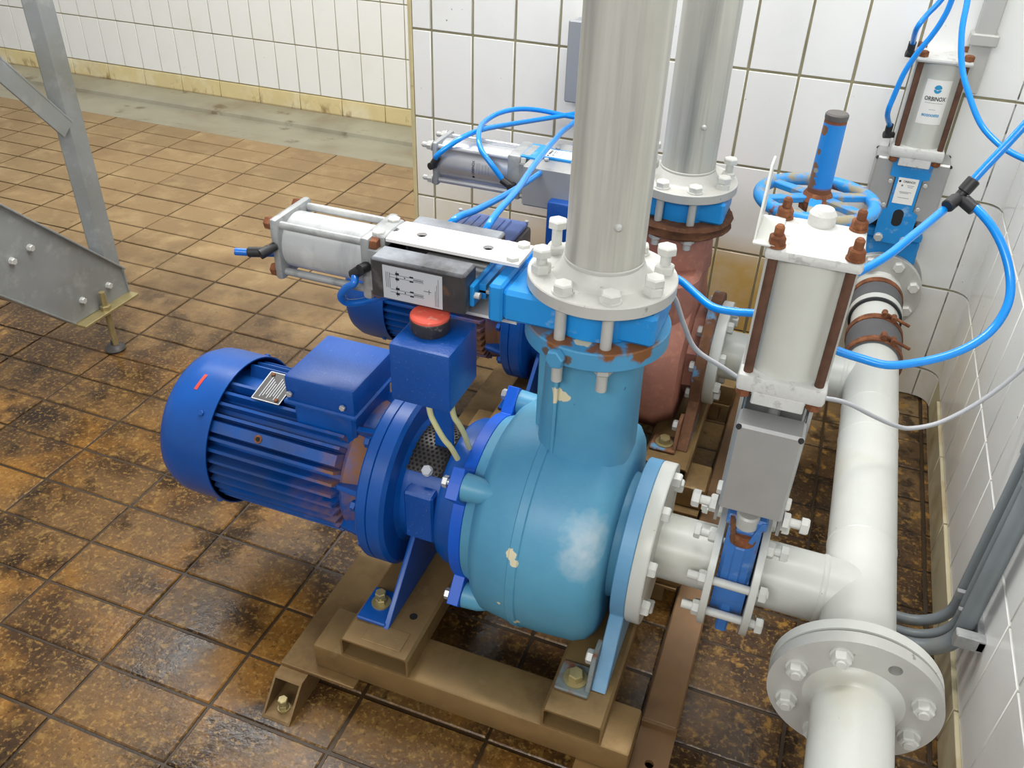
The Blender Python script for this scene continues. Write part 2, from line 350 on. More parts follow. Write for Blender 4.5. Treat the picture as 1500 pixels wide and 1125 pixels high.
def wloc(o):
    d = V((0, 0, 0))
    while o is not None:
        d += o.location; o = o.parent
    return d
def thing(name, label, cat, loc=(0, 0, 0), group=None):
    o = bpy.data.objects.new(name, None); o.empty_display_size = 0.05
    o.location = loc; COL.objects.link(o); o['label'] = label; o['category'] = cat
    if group: o['group'] = group
    return o
def tag(o, label, cat, group=None):
    o['label'] = label; o['category'] = cat
    if group: o['group'] = group
    return o
def struct(o):
    o['kind'] = 'structure'; return o

_bolts = {}
def bolt(parent, p, ax, af=0.024, h=0.010, m='bolt', name='bolt', sh=0.0, washer=0.0, nut=0.0, T=None, back=0.0, label=None):
    """hexagon head standing `sh` off the face on a shank, with optional washer, lock nut and shank behind"""
    p = V(p); ax = V(ax)
    if T is not None:
        p = T @ p; ax = (T.to_3x3() @ ax)
    ax.normalize()
    key = (round(af, 4), round(h, 4), m, round(sh, 4), washer, nut, back, tuple(round(a, 3) for a in ax))
    if key not in _bolts:
        g = G(); z0 = V((0, 0, 0)); hh = 0.0
        if washer: g.cyl(z0, ax * 0.003, washer, seg=18); hh = 0.003
        if nut: g.hexp(ax * hh, ax, af, nut); hh += nut
        if sh or back: g.cyl(ax * -back, ax * (hh + sh), af * 0.31, seg=12)
        g.hexp(ax * (hh + sh), ax, af, h, 0.25)
        me = g.mesh(name, 30); me.materials.append(mats[m]); _bolts[key] = me
    o = bpy.data.objects.new(name, _bolts[key]); COL.objects.link(o)
    o.parent = parent; o.location = p - wloc(parent)
    if label: o['label'] = label
    return o

def text_mesh(s, size, bold=False):
    c = bpy.data.curves.new('txt', 'FONT'); c.body = s; c.size = size; c.align_x = 'CENTER'; c.align_y = 'CENTER'
    c.resolution_u = 3
    if bold: c.offset = size * 0.02
    o = bpy.data.objects.new('txt', c); COL.objects.link(o)
    dg = bpy.context.evaluated_depsgraph_get(); dg.update()
    me = bpy.data.meshes.new_from_object(o.evaluated_get(dg))
    bpy.data.objects.remove(o); bpy.data.curves.remove(c)
    vs = [tuple(q.co) for q in me.vertices]; fs = [tuple(p.vertices) for p in me.polygons]
    bpy.data.meshes.remove(me)
    return vs, fs
def put_text(g, s, size, fn, sx=1.0, bold=False):
    vs, fs = text_mesh(s, size, bold)
    q = [g.v(fn(a * sx, b)) for a, b, _ in vs]
    for f in fs: g.f([q[i] for i in f])

# ------------------------------------------------------------------ setting: floor
FP = 0.2515      # pitch of the floor tiles along x; along y 0.125
fl = struct(G().box(-3.2, 2.80, -2.6, 1.0, -0.05, -0.0035).obj('floor', 'floor_grout'))
tile_me = []
for k in range(6):
    g = G(); a, b = FP / 2 - 0.0032, 0.0592
    if k >= 0:
        r = random.Random(k); e = lambda: r.uniform(-0.0012, 0.0012)
        lo = [(-a + e(), -b + e()), (a + e(), -b + e()), (a + e(), b + e()), (-a + e(), b + e())]
        bot = [g.v((x, y, -0.012)) for x, y in lo]; mid = [g.v((x, y, -0.0022 + e() * 0.4)) for x, y in lo]
        top = [g.v((x - math.copysign(0.0025, x), y - math.copysign(0.0025, y), e() * 0.35)) for x, y in lo]
        for A, B in ((bot, mid), (mid, top)):
            for i in range(4): g.f([A[i], A[(i + 1) % 4], B[(i + 1) % 4], B[i]])
        g.f(top)
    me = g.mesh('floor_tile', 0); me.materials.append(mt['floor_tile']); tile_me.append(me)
rest = G()
for i in range(-13, 11):
    for j in range(-21, 8):
        x = (i + 0.5) * FP; y = (j + 0.5) * 0.125
        # visible wedge: left limit runs from (1.05,-1.7) to (-0.9, 1.0)
        lim = 0.93 + (-1.62 - y) * 0.72
        if x > lim - 0.12 and y > -1.78:
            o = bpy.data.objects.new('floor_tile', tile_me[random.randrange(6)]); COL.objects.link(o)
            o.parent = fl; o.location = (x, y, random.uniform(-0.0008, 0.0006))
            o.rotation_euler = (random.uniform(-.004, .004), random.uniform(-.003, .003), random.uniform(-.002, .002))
        else:
            rest.box(x - FP / 2 + 0.004, x + FP / 2 - 0.004, y - 0.0585, y + 0.0585, -0.012, 0)
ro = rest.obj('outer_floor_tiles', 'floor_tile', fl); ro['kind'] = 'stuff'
# narrow cut tiles along the right wall
for j in range(-15, 0):
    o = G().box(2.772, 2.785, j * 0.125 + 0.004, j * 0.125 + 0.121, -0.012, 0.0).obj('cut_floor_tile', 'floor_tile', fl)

# gutter along the far wall
gt = G()
prof = [(1.000, -0.002), (1.03, -0.012), (1.20, -0.035), (1.31, -0.045), (1.36, -0.045), (1.365, -0.028), (1.55, -0.015), (1.55, -0.08), (1.0, -0.08)]
gt.prism([(-3.4, y, z) for y, z in prof], (4.6, 0, 0))
struct(gt.obj('trim_1', 'gutter'))

# ------------------------------------------------------------------ walls
def tile_part(parent, cx, cy, cz, sx, sy, sz, m='wall_tile', name='wall_tile', cache={}):
    key = (round(sx, 4), round(sy, 4), round(sz, 4), m)
    if key not in cache:
        g = G().box(-sx / 2, sx / 2, -sy / 2, sy / 2, -sz / 2, sz / 2, 0.0012)
        me = g.mesh(name, 40); me.materials.append(mats[m]); cache[key] = me
    o = bpy.data.objects.new(name, cache[key]); COL.objects.link(o); o.parent = parent
    o.location = V((cx, cy, cz)) - wloc(parent); return o
JT = 0.0065
# back wall face (behind the pumps)
YB = -0.0175
wb = struct(G().box(1.166, 2.80, YB + 0.004, YB + 0.12, -0.05, 2.6).obj('wall_back', 'grout'))
px = 0.12695
xs = [1.1665, 1.2288] + [1.2288 + px * k for k in range(1, 13)]
zs = [0.0, 0.094, 0.344, 0.594, 0.844, 1.094, 1.344, 1.594]
for xa, xb in zip(xs, xs[1:]):
    for za, zb in zip(zs, zs[1:]):
        tile_part(wb, (xa + xb) / 2, YB + 0.004, (za + zb) / 2, xb - xa - JT, 0.010, zb - za - JT)
wb_up = G().box(1.17, 2.75, YB - 0.001, YB + 0.02, 1.6, 2.6).obj('upper_tiles', 'wall_tile', wb)
# corner strip of the pier and its side face
struct(G().box(1.156, 1.168, YB - 0.004, YB + 0.012, 0, 2.6, 0.002).obj('trim_2', 'strip'))
struct(G().box(1.160, 1.20, YB + 0.012, 1.58, -0.05, 2.6).obj('wall_side', 'wall_tile'))
# far wall on the left
YL = 1.55
wf = struct(G().box(-3.4, 1.20, YL + 0.004, YL + 0.15, -0.08, 2.6).obj('wall_left', 'grout'))
for k in range(-28, 10):
    xa = -0.409 + 0.1252 * k
    if xa > 1.16: continue
    for za, zb in ((0.072, 0.312), (0.312, 0.562), (0.562, 0.812), (0.812, 1.062)):
        tile_part(wf, xa + 0.0626, YL + 0.004, (za + zb) / 2, 0.1252 - 0.005, 0.010, zb - za - 0.006)
G().box(-3.4, 1.16, YL, YL + 0.02, 1.065, 2.6).obj('upper_tiles', 'wall_tile', wf)
bl = struct(G().box(-3.4, 1.165, YL + 0.003, YL + 0.02, -0.06, 0.07).obj('baseboard_left', 'grout'))
for k in range(-11, 7):
    xa = -0.535 + 0.2504 * k
    if xa > 1.1: continue
    tile_part(bl, xa + 0.125, YL, 0.022, 0.246, 0.012, 0.094, 'base_tile', 'baseboard_tile')
# right wall
XR = 2.7875
wr = struct(G().box(XR + 0.004, XR + 0.15, -2.6, 0.1, -0.05, 2.6).obj('wall_right', 'grout_r'))
py = 0.1275
for k in range(-2, 18):
    yb = -0.449 - py * (k - 1); ya = yb - py
    if yb > -0.06: yb = -0.06
    for i, (za, zb) in enumerate(((0.098, 0.347), (0.347, 0.597), (0.597, 0.847), (0.847, 1.097), (1.097, 1.347))):
        if yb - ya < 0.03: continue
        tile_part(wr, XR + 0.004, (ya + yb) / 2, (za + zb) / 2, 0.010, yb - ya - 0.005, zb - za - (0.007 if i else 0.006))
G().box(XR, XR + 0.02, -2.6, -0.06, 1.35, 2.6).obj('upper_tiles', 'wall_tile', wr)
br_ = struct(G().box(XR + 0.002, XR + 0.02, -2.6, -0.05, -0.02, 0.095).obj('baseboard_right', 'grout_r'))
for k in range(0, 9):
    ya = -0.30 - 0.255 * k
    tile_part(br_, XR - 0.001, ya, 0.047, 0.012, 0.251, 0.094, 'base_tile_r', 'baseboard_tile')
# concave corner tiles
cv = struct(G().box(2.745, 2.80, YB + 0.006, YB + 0.05, -0.02, 2.6).obj('trim_3', 'grout'))
for za, zb in list(zip(zs, zs[1:])) + [(1.594, 2.6)]:
    g = G(); R = 0.042; n = 8; A = []
    cx, cy = XR - R - 0.001, YB - R - 0.001
    out = [(cx - 0.004, YB - 0.001)] + [(cx + R * math.sin(t), cy + R * math.cos(t)) for t in [pi / 2 * k / n for k in range(n + 1)]]
    poly = out + [(XR + 0.004, cy), (XR + 0.004, YB + 0.008), (cx - 0.004, YB + 0.008)]
    g.prism([(x, y, za + 0.003) for x, y in poly], (0, 0, zb - za - 0.006))
    g.obj('cove_tile', 'wall_tile', cv)

# ------------------------------------------------------------------ pump sets
def pump(tag_, yc, zc, disch_z, label, grp, A=True):
    c = 'cast_blue' if A else 'pink'
    t = thing('centrifugal_pump', label, 'pump', (2.0, yc, 0.17), grp)
    X = (1, 0, 0); o = (0, yc, zc)
    seg = 64 if A else 8
    # volute casing
    g = G()
    if A:
        prof = [(1.917, 0.0), (1.917, 0.153), (1.935, 0.160), (1.946, 0.182), (1.962, 0.196), (2.018, 0.2035), (2.020, 0.2065), (2.034, 0.207), (2.036, 0.204), (2.07, 0.2045), (2.128, 0.201),
                (2.148, 0.192), (2.159, 0.176), (2.163, 0.158), (2.164, 0.112), (2.182, 0.108), (2.182, 0.0)]
    else:
        prof = [(1.917, 0.0), (1.917, 0.16), (1.945, 0.205), (2.105, 0.215), (2.150, 0.185), (2.155, 0.15), (2.155, 0.112), (2.182, 0.108), (2.182, 0.0)]
    g.lathe(o, X, prof, seg, 0.5)
    cas = g.obj('volute_casing', c, t, ang=40)
    if A:   # boss behind the lug
        for an in (45, 135, 225, 315):
            a = math.radians(an); cy, cz = yc + math.cos(a) * 0.182, zc + math.sin(a) * 0.182
            G().lathe((1.917, cy, cz), (1, 0.0, 0), [(0, 0), (0, 0.024), (0.03, 0.022), (0.060, 0.012), (0.068, 0.004), (0.068, 0)], 20).obj('casing_boss', c, cas)
    # discharge neck
    g = G()
    zt = disch_z - 0.03
    if A:
        n = 40; rings = []
        for z, rx, ry, sq in ((zc + 0.10, 0.078, 0.088, 3.0), (zc + 0.19, 0.078, 0.080, 3.0), (zc + 0.23, 0.077, 0.076, 3.0), (zc + 0.30, 0.076, 0.074, 2.6), (zt, 0.076, 0.076, 2.0)):
            ring = []
            for k in range(n):
                a = 2 * pi * k / n; ca, sa = math.cos(a), math.sin(a)
                ring.append(g.v((2.08 + rx * math.copysign(abs(ca) ** (2 / sq), ca), yc + 0.01 + ry * math.copysign(abs(sa) ** (2 / sq), sa), z)))
            rings.append(ring)
        for R0, R1 in zip(rings, rings[1:]):
            for k in range(n): g.f([R0[k], R0[(k + 1) % n], R1[(k + 1) % n], R1[k]])
        g.f(rings[-1]); g.f(rings[0][::-1])
        g.box(2.038, 2.044, yc - 0.068, yc - 0.045, zc + 0.17, zt, 0.001)
        g.box(1.994, 2.010, yc - 0.012, yc + 0.012, zc + 0.15, zt, 0.002)
    else:
        g.prism([(1.965, yc - 0.13, zc), (2.112, yc - 0.15, zc), (2.153, yc - 0.10, zc), (2.153, yc + 0.09, zc), (1.965, yc + 0.09, zc)], (0, 0, 0.232), 0.012)
        g.lathe((2.072, yc, zc + 0.22), (0, 0, 1), [(0, 0), (0, 0.092), (zt - zc - 0.22, 0.084), (zt - zc - 0.22, 0)], 24)
    neck = g.obj('discharge_neck', c, t, ang=35 if A else 25)
    # discharge flange
    g = G()
    if A: g.ringpl((2.08, yc, zt), (0, 0, 1), 0.03, 0.05, 0.11, 64, 0.002)
    else:
        pf = []
        rr = random.Random(3)
        g.lathe((2.08, yc, zt), (0, 0, 1), [(0, 0.05), (0.0, 0.108), (0.004, 0.112), (0.012, 0.109), (0.022, 0.113), (0.03, 0.108), (0.03, 0.05)], 48, closed=True)
        for q in g.bm.verts: q.co += V((rr.uniform(-1, 1), rr.uniform(-1, 1), rr.uniform(-1, 1))) * 0.0016
    df = g.obj('discharge_flange', 'cast_flange' if A else 'rust_dark', t)
    if A: bolt(df, (2.052, yc - 0.108, zt + 0.013), (-0.24, -0.97, 0), 0.026, 0.012, 'cast_flange', washer=0.0, name='plug')
    # suction plate with foot
    g = G(); r = 0.1425; pts = [(math.cos(a) * r, math.sin(a) * r) for a in [math.radians(-28 + 236 * k / 40) for k in range(41)]]
    pts += [(-0.206, 0.169 - zc), (0.206, 0.169 - zc)]
    g.prism([(2.180, yc + a, zc + b) for a, b in pts], (0.025, 0, 0), 0.0015)
    sp = g.obj('suction_plate', 'plate_blue' if A else 'rust_plate', t)
    for s in (-1, 1):
        g = G().box(2.120, 2.180, yc + s * 0.196 - 0.030, yc + s * 0.196 + 0.030, 0.169, 0.176, 0.002)
        g.prism([(2.172, yc + s * 0.150, 0.176), (2.172, yc + s * 0.218, 0.176), (2.172, yc + s * 0.192, 0.235), (2.172, yc + s * 0.150, 0.235)], (0.008, 0, 0), 0.001)
        ft = g.obj('foot_tab', 'tab_dirty' if A else 'rust_plate', sp)
        bolt(sp, (2.150, yc + s * 0.198, 0.176), (0, 0, 1), 0.024, 0.014, 'brass', washer=0.021)
        bolt(sp, (2.172, yc + s * 0.176, 0.216), (-1, 0, 0), 0.022, 0.012, 'bolt')
    if not A:
        for an in (60, 100, 140, 180, 220):
            a = math.radians(an); bolt(sp, (2.18, yc - 0.12 * math.sin(a), zc - 0.12 * math.cos(a)), (-1, 0, 0), 0.022, 0.012, 'bolt')
    # back cover with four lugs
    g = G(); pts = []
    for k in range(96):
        a = 2 * pi * k / 96; d = min(abs((math.degrees(a) - q + 180) % 360 - 180) for q in (45, 135, 225, 315))
        pts.append((math.cos(a), math.sin(a), 0.154 if d > 10.5 else (0.206 if d < 8 else 0.154 + 0.052 * (10.5 - d) / 2.5)))
    g.prism([(1.895, yc + a * r, zc + b * r) for a, b, r in pts], (0.0215, 0, 0), 0.001)
    bc = g.obj('back_cover', 'cover_blue' if A else 'blue', t)
    for an in (45, 135, 225, 315):
        a = math.radians(an); bolt(bc, (1.895, yc + math.cos(a) * 0.190, zc + math.sin(a) * 0.190), (-1, 0, 0), 0.018, 0.009, 'zinc', sh=0.006)
    # bearing lantern
    g = G().lathe(o, X, [(1.776, 0.0), (1.776, 0.122), (1.782, 0.112), (1.853, 0.112), (1.858, 0.130), (1.870, 0.138), (1.8955, 0.138), (1.8955, 0.0)], 56)
    ln = g.obj('bearing_lantern', 'blue', t)
    if A:
        g = G()   # perforated guard: hexagonal cells with a round hole, wrapped on the lantern
        rad = 0.1145; cell = 0.0088; x0, x1 = 1.782, 1.852; th0, th1 = math.radians(133), math.radians(30)
        def wrap(x, s): 
            a = th0 - s / rad; return (x, yc + math.cos(a) * rad, zc + math.sin(a) * rad)
        L = (th0 - th1) * rad; nr = int(L / (cell * 0.866)); ncx = int((x1 - x0) / cell)
        for r_ in range(nr):
            for c_ in range(ncx):
                cx = x0 + (c_ + 0.5 + 0.5 * (r_ % 2)) * cell; s_ = (r_ + 0.6) * cell * 0.866
                H = [(cx + cell / math.sqrt(3) * math.sin(q * pi / 3), s_ + cell / math.sqrt(3) * math.cos(q * pi / 3)) for q in range(6)]
                I = [(cx + cell * 0.33 * math.sin(q * pi / 3), s_ + cell * 0.33 * math.cos(q * pi / 3)) for q in range(6)]
                hv = [g.v(wrap(*q)) for q in H]; iv = [g.v(wrap(*q)) for q in I]
                for q in range(6): g.f([hv[q], hv[(q + 1) % 6], iv[(q + 1) % 6], iv[q]])
        gd = g.obj('perforated_guard', 'perf', ln, ang=0)
        g = G(); n_ = 24
        A_ = []
        for k in range(n_ + 1):
            a = math.radians(133) + math.radians(-103) * k / n_
            A_.append([g.v((x_, yc + math.cos(a) * 0.1128, zc + math.sin(a) * 0.1128)) for x_ in (1.783, 1.851)])
        for q0, q1 in zip(A_, A_[1:]): g.f([q0[0], q0[1], q1[1], q1[0]])
        g.obj('guard_opening', 'dark', ln)
        a = math.radians(130)
        bolt(ln, (1.822, yc + math.cos(a) * 0.114, zc + math.sin(a) * 0.114), (0, math.cos(a), math.sin(a)), 0.017, 0.006, 'label_s', washer=0.010, name='guard_bolt')
        g = G().box(1.794, 1.850, yc - 0.116, yc - 0.05, zc - 0.040, zc + 0.066, 0.004)
        g.obj('inspection_cover', 'blue_box', ln)
    # motor flanges
    fm = G().lathe(o, X, [(1.722, 0.0), (1.722, 0.164), (1.726, 0.168), (1.743, 0.168), (1.7445, 0.165), (1.746, 0.168), (1.770, 0.168), (1.776, 0.160), (1.776, 0.0)], 64).obj('motor_flange', 'blue', t)
    # motor body
    body = G().lathe(o, X, [(1.30, 0.0), (1.30, 0.115), (1.672, 0.115), (1.672, 0.0)], 48).obj('motor_housing', 'blue_rust', t)
    nf = 38
    for k in range(nf):
        a = 2 * pi * k / nf; dg = math.degrees(a) % 360
        tall = 0.1385
        if 76 < dg < 104: continue
        g = G(); wd = 0.0028
        if abs(dg - 142.1) < 2: wd = 0.010
        u = V((0, math.cos(a), math.sin(a))); tv = V((0, -math.sin(a), math.cos(a)))
        oo = V((0, yc, zc))
        sect = [oo + u * 0.112 - tv * wd * 1.5, oo + u * tall - tv * wd, oo + u * tall + tv * wd, oo + u * 0.112 + tv * wd * 1.5]
        e0, e1 = 1.395, 1.668
        vs0 = [V((e0, p.y, p.z)) for p in sect]; vs1 = [V((e1 if i in (0, 3) else e1 - 0.008, p.y, p.z)) for i, p in enumerate(sect)]
        q0 = [g.v(p) for p in vs0]; q1 = [g.v(p) for p in vs1]
        for i in range(4): g.f([q0[i], q0[(i + 1) % 4], q1[(i + 1) % 4], q1[i]])
        g.f(q0); g.f(q1)
        g.obj('cooling_fin', 'blue_rust', body, ang=20)
    if A:
        a = math.radians(142.1); u = V((0, math.cos(a), math.sin(a)))
        p = V((1.50, yc, zc)) + u * 0.1392
        G().cyl(p - u * 0.004, p + u * 0.0012, 0.008, seg=16).obj('threaded_hole', 'rust', body)
        G().cyl(p - u * 0.004, p + u * 0.0016, 0.0045, seg=12).obj('hole_bottom', 'dark', body)
    # end shield with pockets
    g = G().lathe(o, X, [(1.668, 0.0), (1.668, 0.124), (1.676, 0.130), (1.700, 0.122), (1.722, 0.132), (1.722, 0.0)], 48)
    es = g.obj('end_shield', 'blue_rust', t)
    for an in (20, 65, 115, 160, 200, 250, 290, 340):
        a = math.radians(an); u = V((0, math.cos(a), math.sin(a))); tv = V((0, -math.sin(a), math.cos(a))); oo = V((1.672, yc, zc))
        g = G()
        g.prism([oo + u * 0.118 - tv * 0.005, oo + u * 0.142 - tv * 0.005, oo + u * 0.150 - tv * 0.005 + V((0.05, 0, 0)), oo + u * 0.118 - tv * 0.005 + V((0.05, 0, 0))], tv * 0.010, 0.001)
        g.obj('shield_rib', 'blue', es)
        if an in (160, 200, 115): bolt(es, V((1.722, yc, zc)) + (u * 0.148) + tv * 0.022, (-1, 0, 0), 0.018, 0.010, 'blue', sh=0.004)
    # fan cover
    fx = 1.272
    g = G().lathe(o, X, [(fx, 0.0), (fx, 0.100), (fx + 0.006, 0.122), (fx + 0.020, 0.140), (fx + 0.040, 0.1485), (fx + 0.06, 0.150), (1.402, 0.150), (1.402, 0.1475), (fx + 0.05, 0.1475)], 64)
    fc = g.obj('fan_cover', 'blue', t)
    for an in (135, 45, 225):
        a = math.radians(an); u = V((0, math.cos(a), math.sin(a)))
        bolt(fc, V((1.378, yc, zc)) + u * 0.150, u, 0.010, 0.004, 'blue', name='screw')
    if A:
        g = G(); a = math.radians(112)
        for k in range(8):
            a0 = math.radians(106 + k * 1.7); a1 = math.radians(106 + (k + 1) * 1.7); R = 0.1506
            x = 1.345 - k * 0.0004
            P = lambda x_, a_: g.v((x_, yc + math.cos(a_) * R, zc + math.sin(a_) * R))
            g.f([P(x, a0), P(x + 0.007, a0), P(x + 0.007, a1), P(x, a1)])
        g.obj('red_mark', 'redmark', fc, label='red paint stroke on the fan cover')
    # terminal box
    if A:
        g = G(); x0, x1, z0, z1 = 1.548, 1.686, zc + 0.122, 0.560
        g.box(x0, x1, yc - 0.076, yc + 0.076, z0 + 0.04, z1, 0.006, 2)
        tb = g.obj('terminal_box', 'blue_box', t)
        g = G().box(x0 - 0.004, x1 + 0.004, yc - 0.080, yc + 0.080, z0 + 0.036, z0 + 0.046, 0.003)
        g.box(x0 + 0.008, x1 - 0.006, yc - 0.07, yc + 0.07, z0 - 0.03, z0 + 0.038, 0.006); g.obj('box_base', 'blue', tb)
        for sx, sy in ((x1 - 0.02, -1), (x0 + 0.012, -1), (x1 - 0.02, 1)):
            bolt(tb, (sx, yc + sy * 0.079, z0 + 0.062), (0, sy, 0), 0.010, 0.005, 'zinc', name='screw')
        np_ = G().plate([(-0.030, -0.036), (0.030, -0.036), (0.030, 0.036), (-0.030, 0.036)], [], (1.490, yc - 0.028, zc + 0.1425), (1, 0, 0), (0, 0.97, 0.22), (0, -0.22, 0.97), 0.0015).obj('nameplate', 'plate_dark', body, label='dark rating plate with a silver rim')
        g = G(); o2 = V((1.490, yc - 0.028, zc + 0.1445)); uu = V((1, 0, 0)); vv = V((0, 0.97, 0.22)); nn = V((0, -0.22, 0.97))
        def strip(a0, a1, b0, b1):
            q = [g.v(o2 + uu * a + vv * b) for a, b in ((a0, b0), (a1, b0), (a1, b1), (a0, b1))]; g.f(q)
        for b in (-0.036, 0.034): strip(-0.030, 0.030, b, b + 0.002)
        for a_ in (-0.030, 0.028): strip(a_, a_ + 0.002, -0.036, 0.036)
        for k in range(8): strip(-0.018 + k * 0.005, -0.0165 + k * 0.005, -0.028 + (k % 3) * 0.004, 0.024 - (k % 4) * 0.005)
        g.obj('plate_print', 'label_s', np_, ang=0)
        for s in (-1, 1): bolt(np_, o2 + vv * 0.028 * s + uu * (0.02 * -s), nn, 0.007, 0.003, 'rust', name='rivet')
    else:
        tb = G().box(1.505, 1.705, yc - 0.058, yc + 0.092, zc + 0.10, 0.517, 0.01, 2).obj('terminal_box', 'tbox_dark', t)
        lid = G().box(1.512, 1.698, yc - 0.052, yc + 0.086, 0.517, 0.529, 0.006, 2)
        lid.box(1.53, 1.66, yc - 0.04, yc + 0.07, 0.527, 0.533, 0.003)
        for k in range(5): lid.box(1.545 + k * 0.022, 1.557 + k * 0.022, yc - 0.03, yc + 0.06, 0.531, 0.5355, 0.001)
        ld = lid.obj('box_lid', 'tbox_blue', tb, label='dusty blue ribbed lid')
        for sx, sy in ((1.515, -0.047), (1.694, 0.08), (1.694, -0.047), (1.515, 0.08)):
            bolt(ld, (sx, yc + sy, 0.529), (0, 0, 1), 0.010, 0.004, 'zinc', name='screw')
    # motor support foot
    g = G().prism([(1.797, yc - 0.10, zc - 0.05), (1.797, yc + 0.10, zc - 0.05), (1.797, yc + 0.222, 0.169), (1.797, yc - 0.222, 0.169)], (0.010, 0, 0), 0.001)
    for s in (-1, 1): g.box(1.742, 1.800, yc + s * 0.182 - 0.038, yc + s * 0.182 + 0.038, 0.169, 0.177, 0.002)
    sf = g.obj('support_foot', 'blue', t)
    for s in (-1, 1): bolt(sf, (1.770, yc + s * 0.176, 0.177), (0, 0, 1), 0.018, 0.009, 'brass', sh=0.008, washer=0.018, nut=0.009)
    return t

def base_frame(yc, label, grp):
    t = thing('base_frame', label, 'frame', (1.95, yc, 0), grp)
    for s in (-1, 1):
        G().box(1.675, 2.268, yc + s * 0.222 - 0.048, yc + s * 0.222 + 0.048, 0.064, 0.123, 0.006, 2).obj('long_beam', 'frame', t)
    for i, (x0, x1) in enumerate(((1.735, 1.868), (2.114, 2.219))):
        g = G()     # rectangular tube open at both ends
        y0, y1, z0, z1, th = yc - 0.268, yc + 0.268, 0.123, 0.168, 0.004
        out = [(x0, z0), (x0, z1 - 0.005), (x0 + 0.005, z1), (x1 - 0.005, z1), (x1, z1 - 0.005), (x1, z0)]
        inn = [(x0 + th, z0 + th), (x0 + th, z1 - 0.006), (x0 + 0.007, z1 - th), (x1 - 0.007, z1 - th), (x1 - th, z1 - 0.006), (x1 - th, z0 + th)]
        n = 6
        O0 = [g.v((x, y0, z)) for x, z in out]; O1 = [g.v((x, y1, z)) for x, z in out]
        I0 = [g.v((x, y0, z)) for x, z in inn]; I1 = [g.v((x, y1, z)) for x, z in inn]
        for k in range(n):
            k2 = (k + 1) % n
            g.f([O0[k], O0[k2], O1[k2], O1[k]]); g.f([I0[k], I1[k], I1[k2], I0[k2]])
            g.f([O0[k], I0[k], I0[k2], O0[k2]]); g.f([O1[k], O1[k2], I1[k2], I1[k]])
        ct = g.obj('cross_tube', 'frame', t)
        G().box(x0 + th, x1 - th, y0 + 0.16, y0 + 0.162, z0 + th, z1 - th).obj('tube_bulkhead', 'frame_in', ct)
        if i == 0:
            G().box(1.772, 1.848, yc - 0.256, yc - 0.214, 0.168, 0.1695, 0.0005).obj('rating_plate', 'frame', ct, label='dirty blank metal plate')
            G().cyl((1.835, yc - 0.176, 0.1675), (1.835, yc - 0.176, 0.1686), 0.0075, seg=16).obj('slot_hole', 'dark', ct)
    for x0, x1 in ((1.612, 1.765), (2.180, 2.330)):
        if x0 < 2: pl = G().box(x0, x1, yc - 0.287, yc + 0.287, 0.056, 0.064, 0.001).obj('mounting_plate', 'frame', t)
        else:
            for s in (-1, 1): pl = G().box(x0, 2.262, yc + s * 0.230 - 0.060, yc + s * 0.230 + 0.060, 0.056, 0.064, 0.001).obj('mounting_plate', 'frame', t)
        if x0 < 2: G().cyl((x0 + 0.05, yc - 0.233, 0.063), (x0 + 0.05, yc - 0.233, 0.0646), 0.008, seg=16).obj('plate_hole', 'dark', pl)
        # slanted-end tube foot
        a = x0 + 0.0; b = a + 0.058; g = G(); th = 0.004
        y0, y1 = (yc - 0.364 if yc < -1 else yc - 0.318), yc + 0.318; cut = 0.055; z1 = 0.056
        out = [(a, 0), (a, z1), (b, z1), (b, 0)]; inn = [(a + th, th), (a + th, z1 - th), (b - th, z1 - th), (b - th, th)]
        if x0 > 2:
            for s in (-1, 1): G().box(a, b, yc + s * 0.230 - 0.045, yc + s * 0.230 + 0.045, 0, 0.056, 0.002).obj('tube_foot', 'frame', t)
            continue
        def yy(z, s): return (y0 + cut * z / z1) if s < 0 else (y1 - cut * z / z1)
        O0 = [g.v((x, yy(z, -1), z)) for x, z in out]; O1 = [g.v((x, yy(z, 1), z)) for x, z in out]
        I0 = [g.v((x, yy(z, -1), z)) for x, z in inn]; I1 = [g.v((x, yy(z, 1), z)) for x, z in inn]
        for k in range(4):
            k2 = (k + 1) % 4
            g.f([O0[k], O0[k2], O1[k2], O1[k]]); g.f([I0[k], I1[k], I1[k2], I0[k2]])
            g.f([O0[k], I0[k], I0[k2], O0[k2]]); g.f([O1[k], O1[k2], I1[k2], I1[k]])
        ft = g.obj('tube_foot', 'frame', t)
        G().box(a + th, b - th, y0 + 0.12, y0 + 0.122, th, z1 - th).obj('tube_bulkhead', 'frame_in', ft)
        for s in (-1, 1):
            bolt(ft, (a + 0.030, (y0 + 0.029) if s < 0 else (y1 - 0.029), th), (0, 0, 1), 0.017, 0.008, 'brass', sh=0.006, washer=0.012, nut=0.009, name='anchor_bolt')
    return t

YA, ZA = -1.245, 0.342
YBp, ZB = -0.55, 0.325
base_frame(YA, 'brown welded tube base frame under the front light blue pump', 'pump base frames')
base_frame(YBp, 'brown welded tube base frame under the red rear pump', 'pump base frames')
pump('a', YA, ZA, 0.763, 'front pump with light blue casing and dark blue finned motor', 'pump sets', True)
pump('b', YBp, ZB, 0.667, 'rear pump with faded red angular casing and rusty flange', 'pump sets', False)

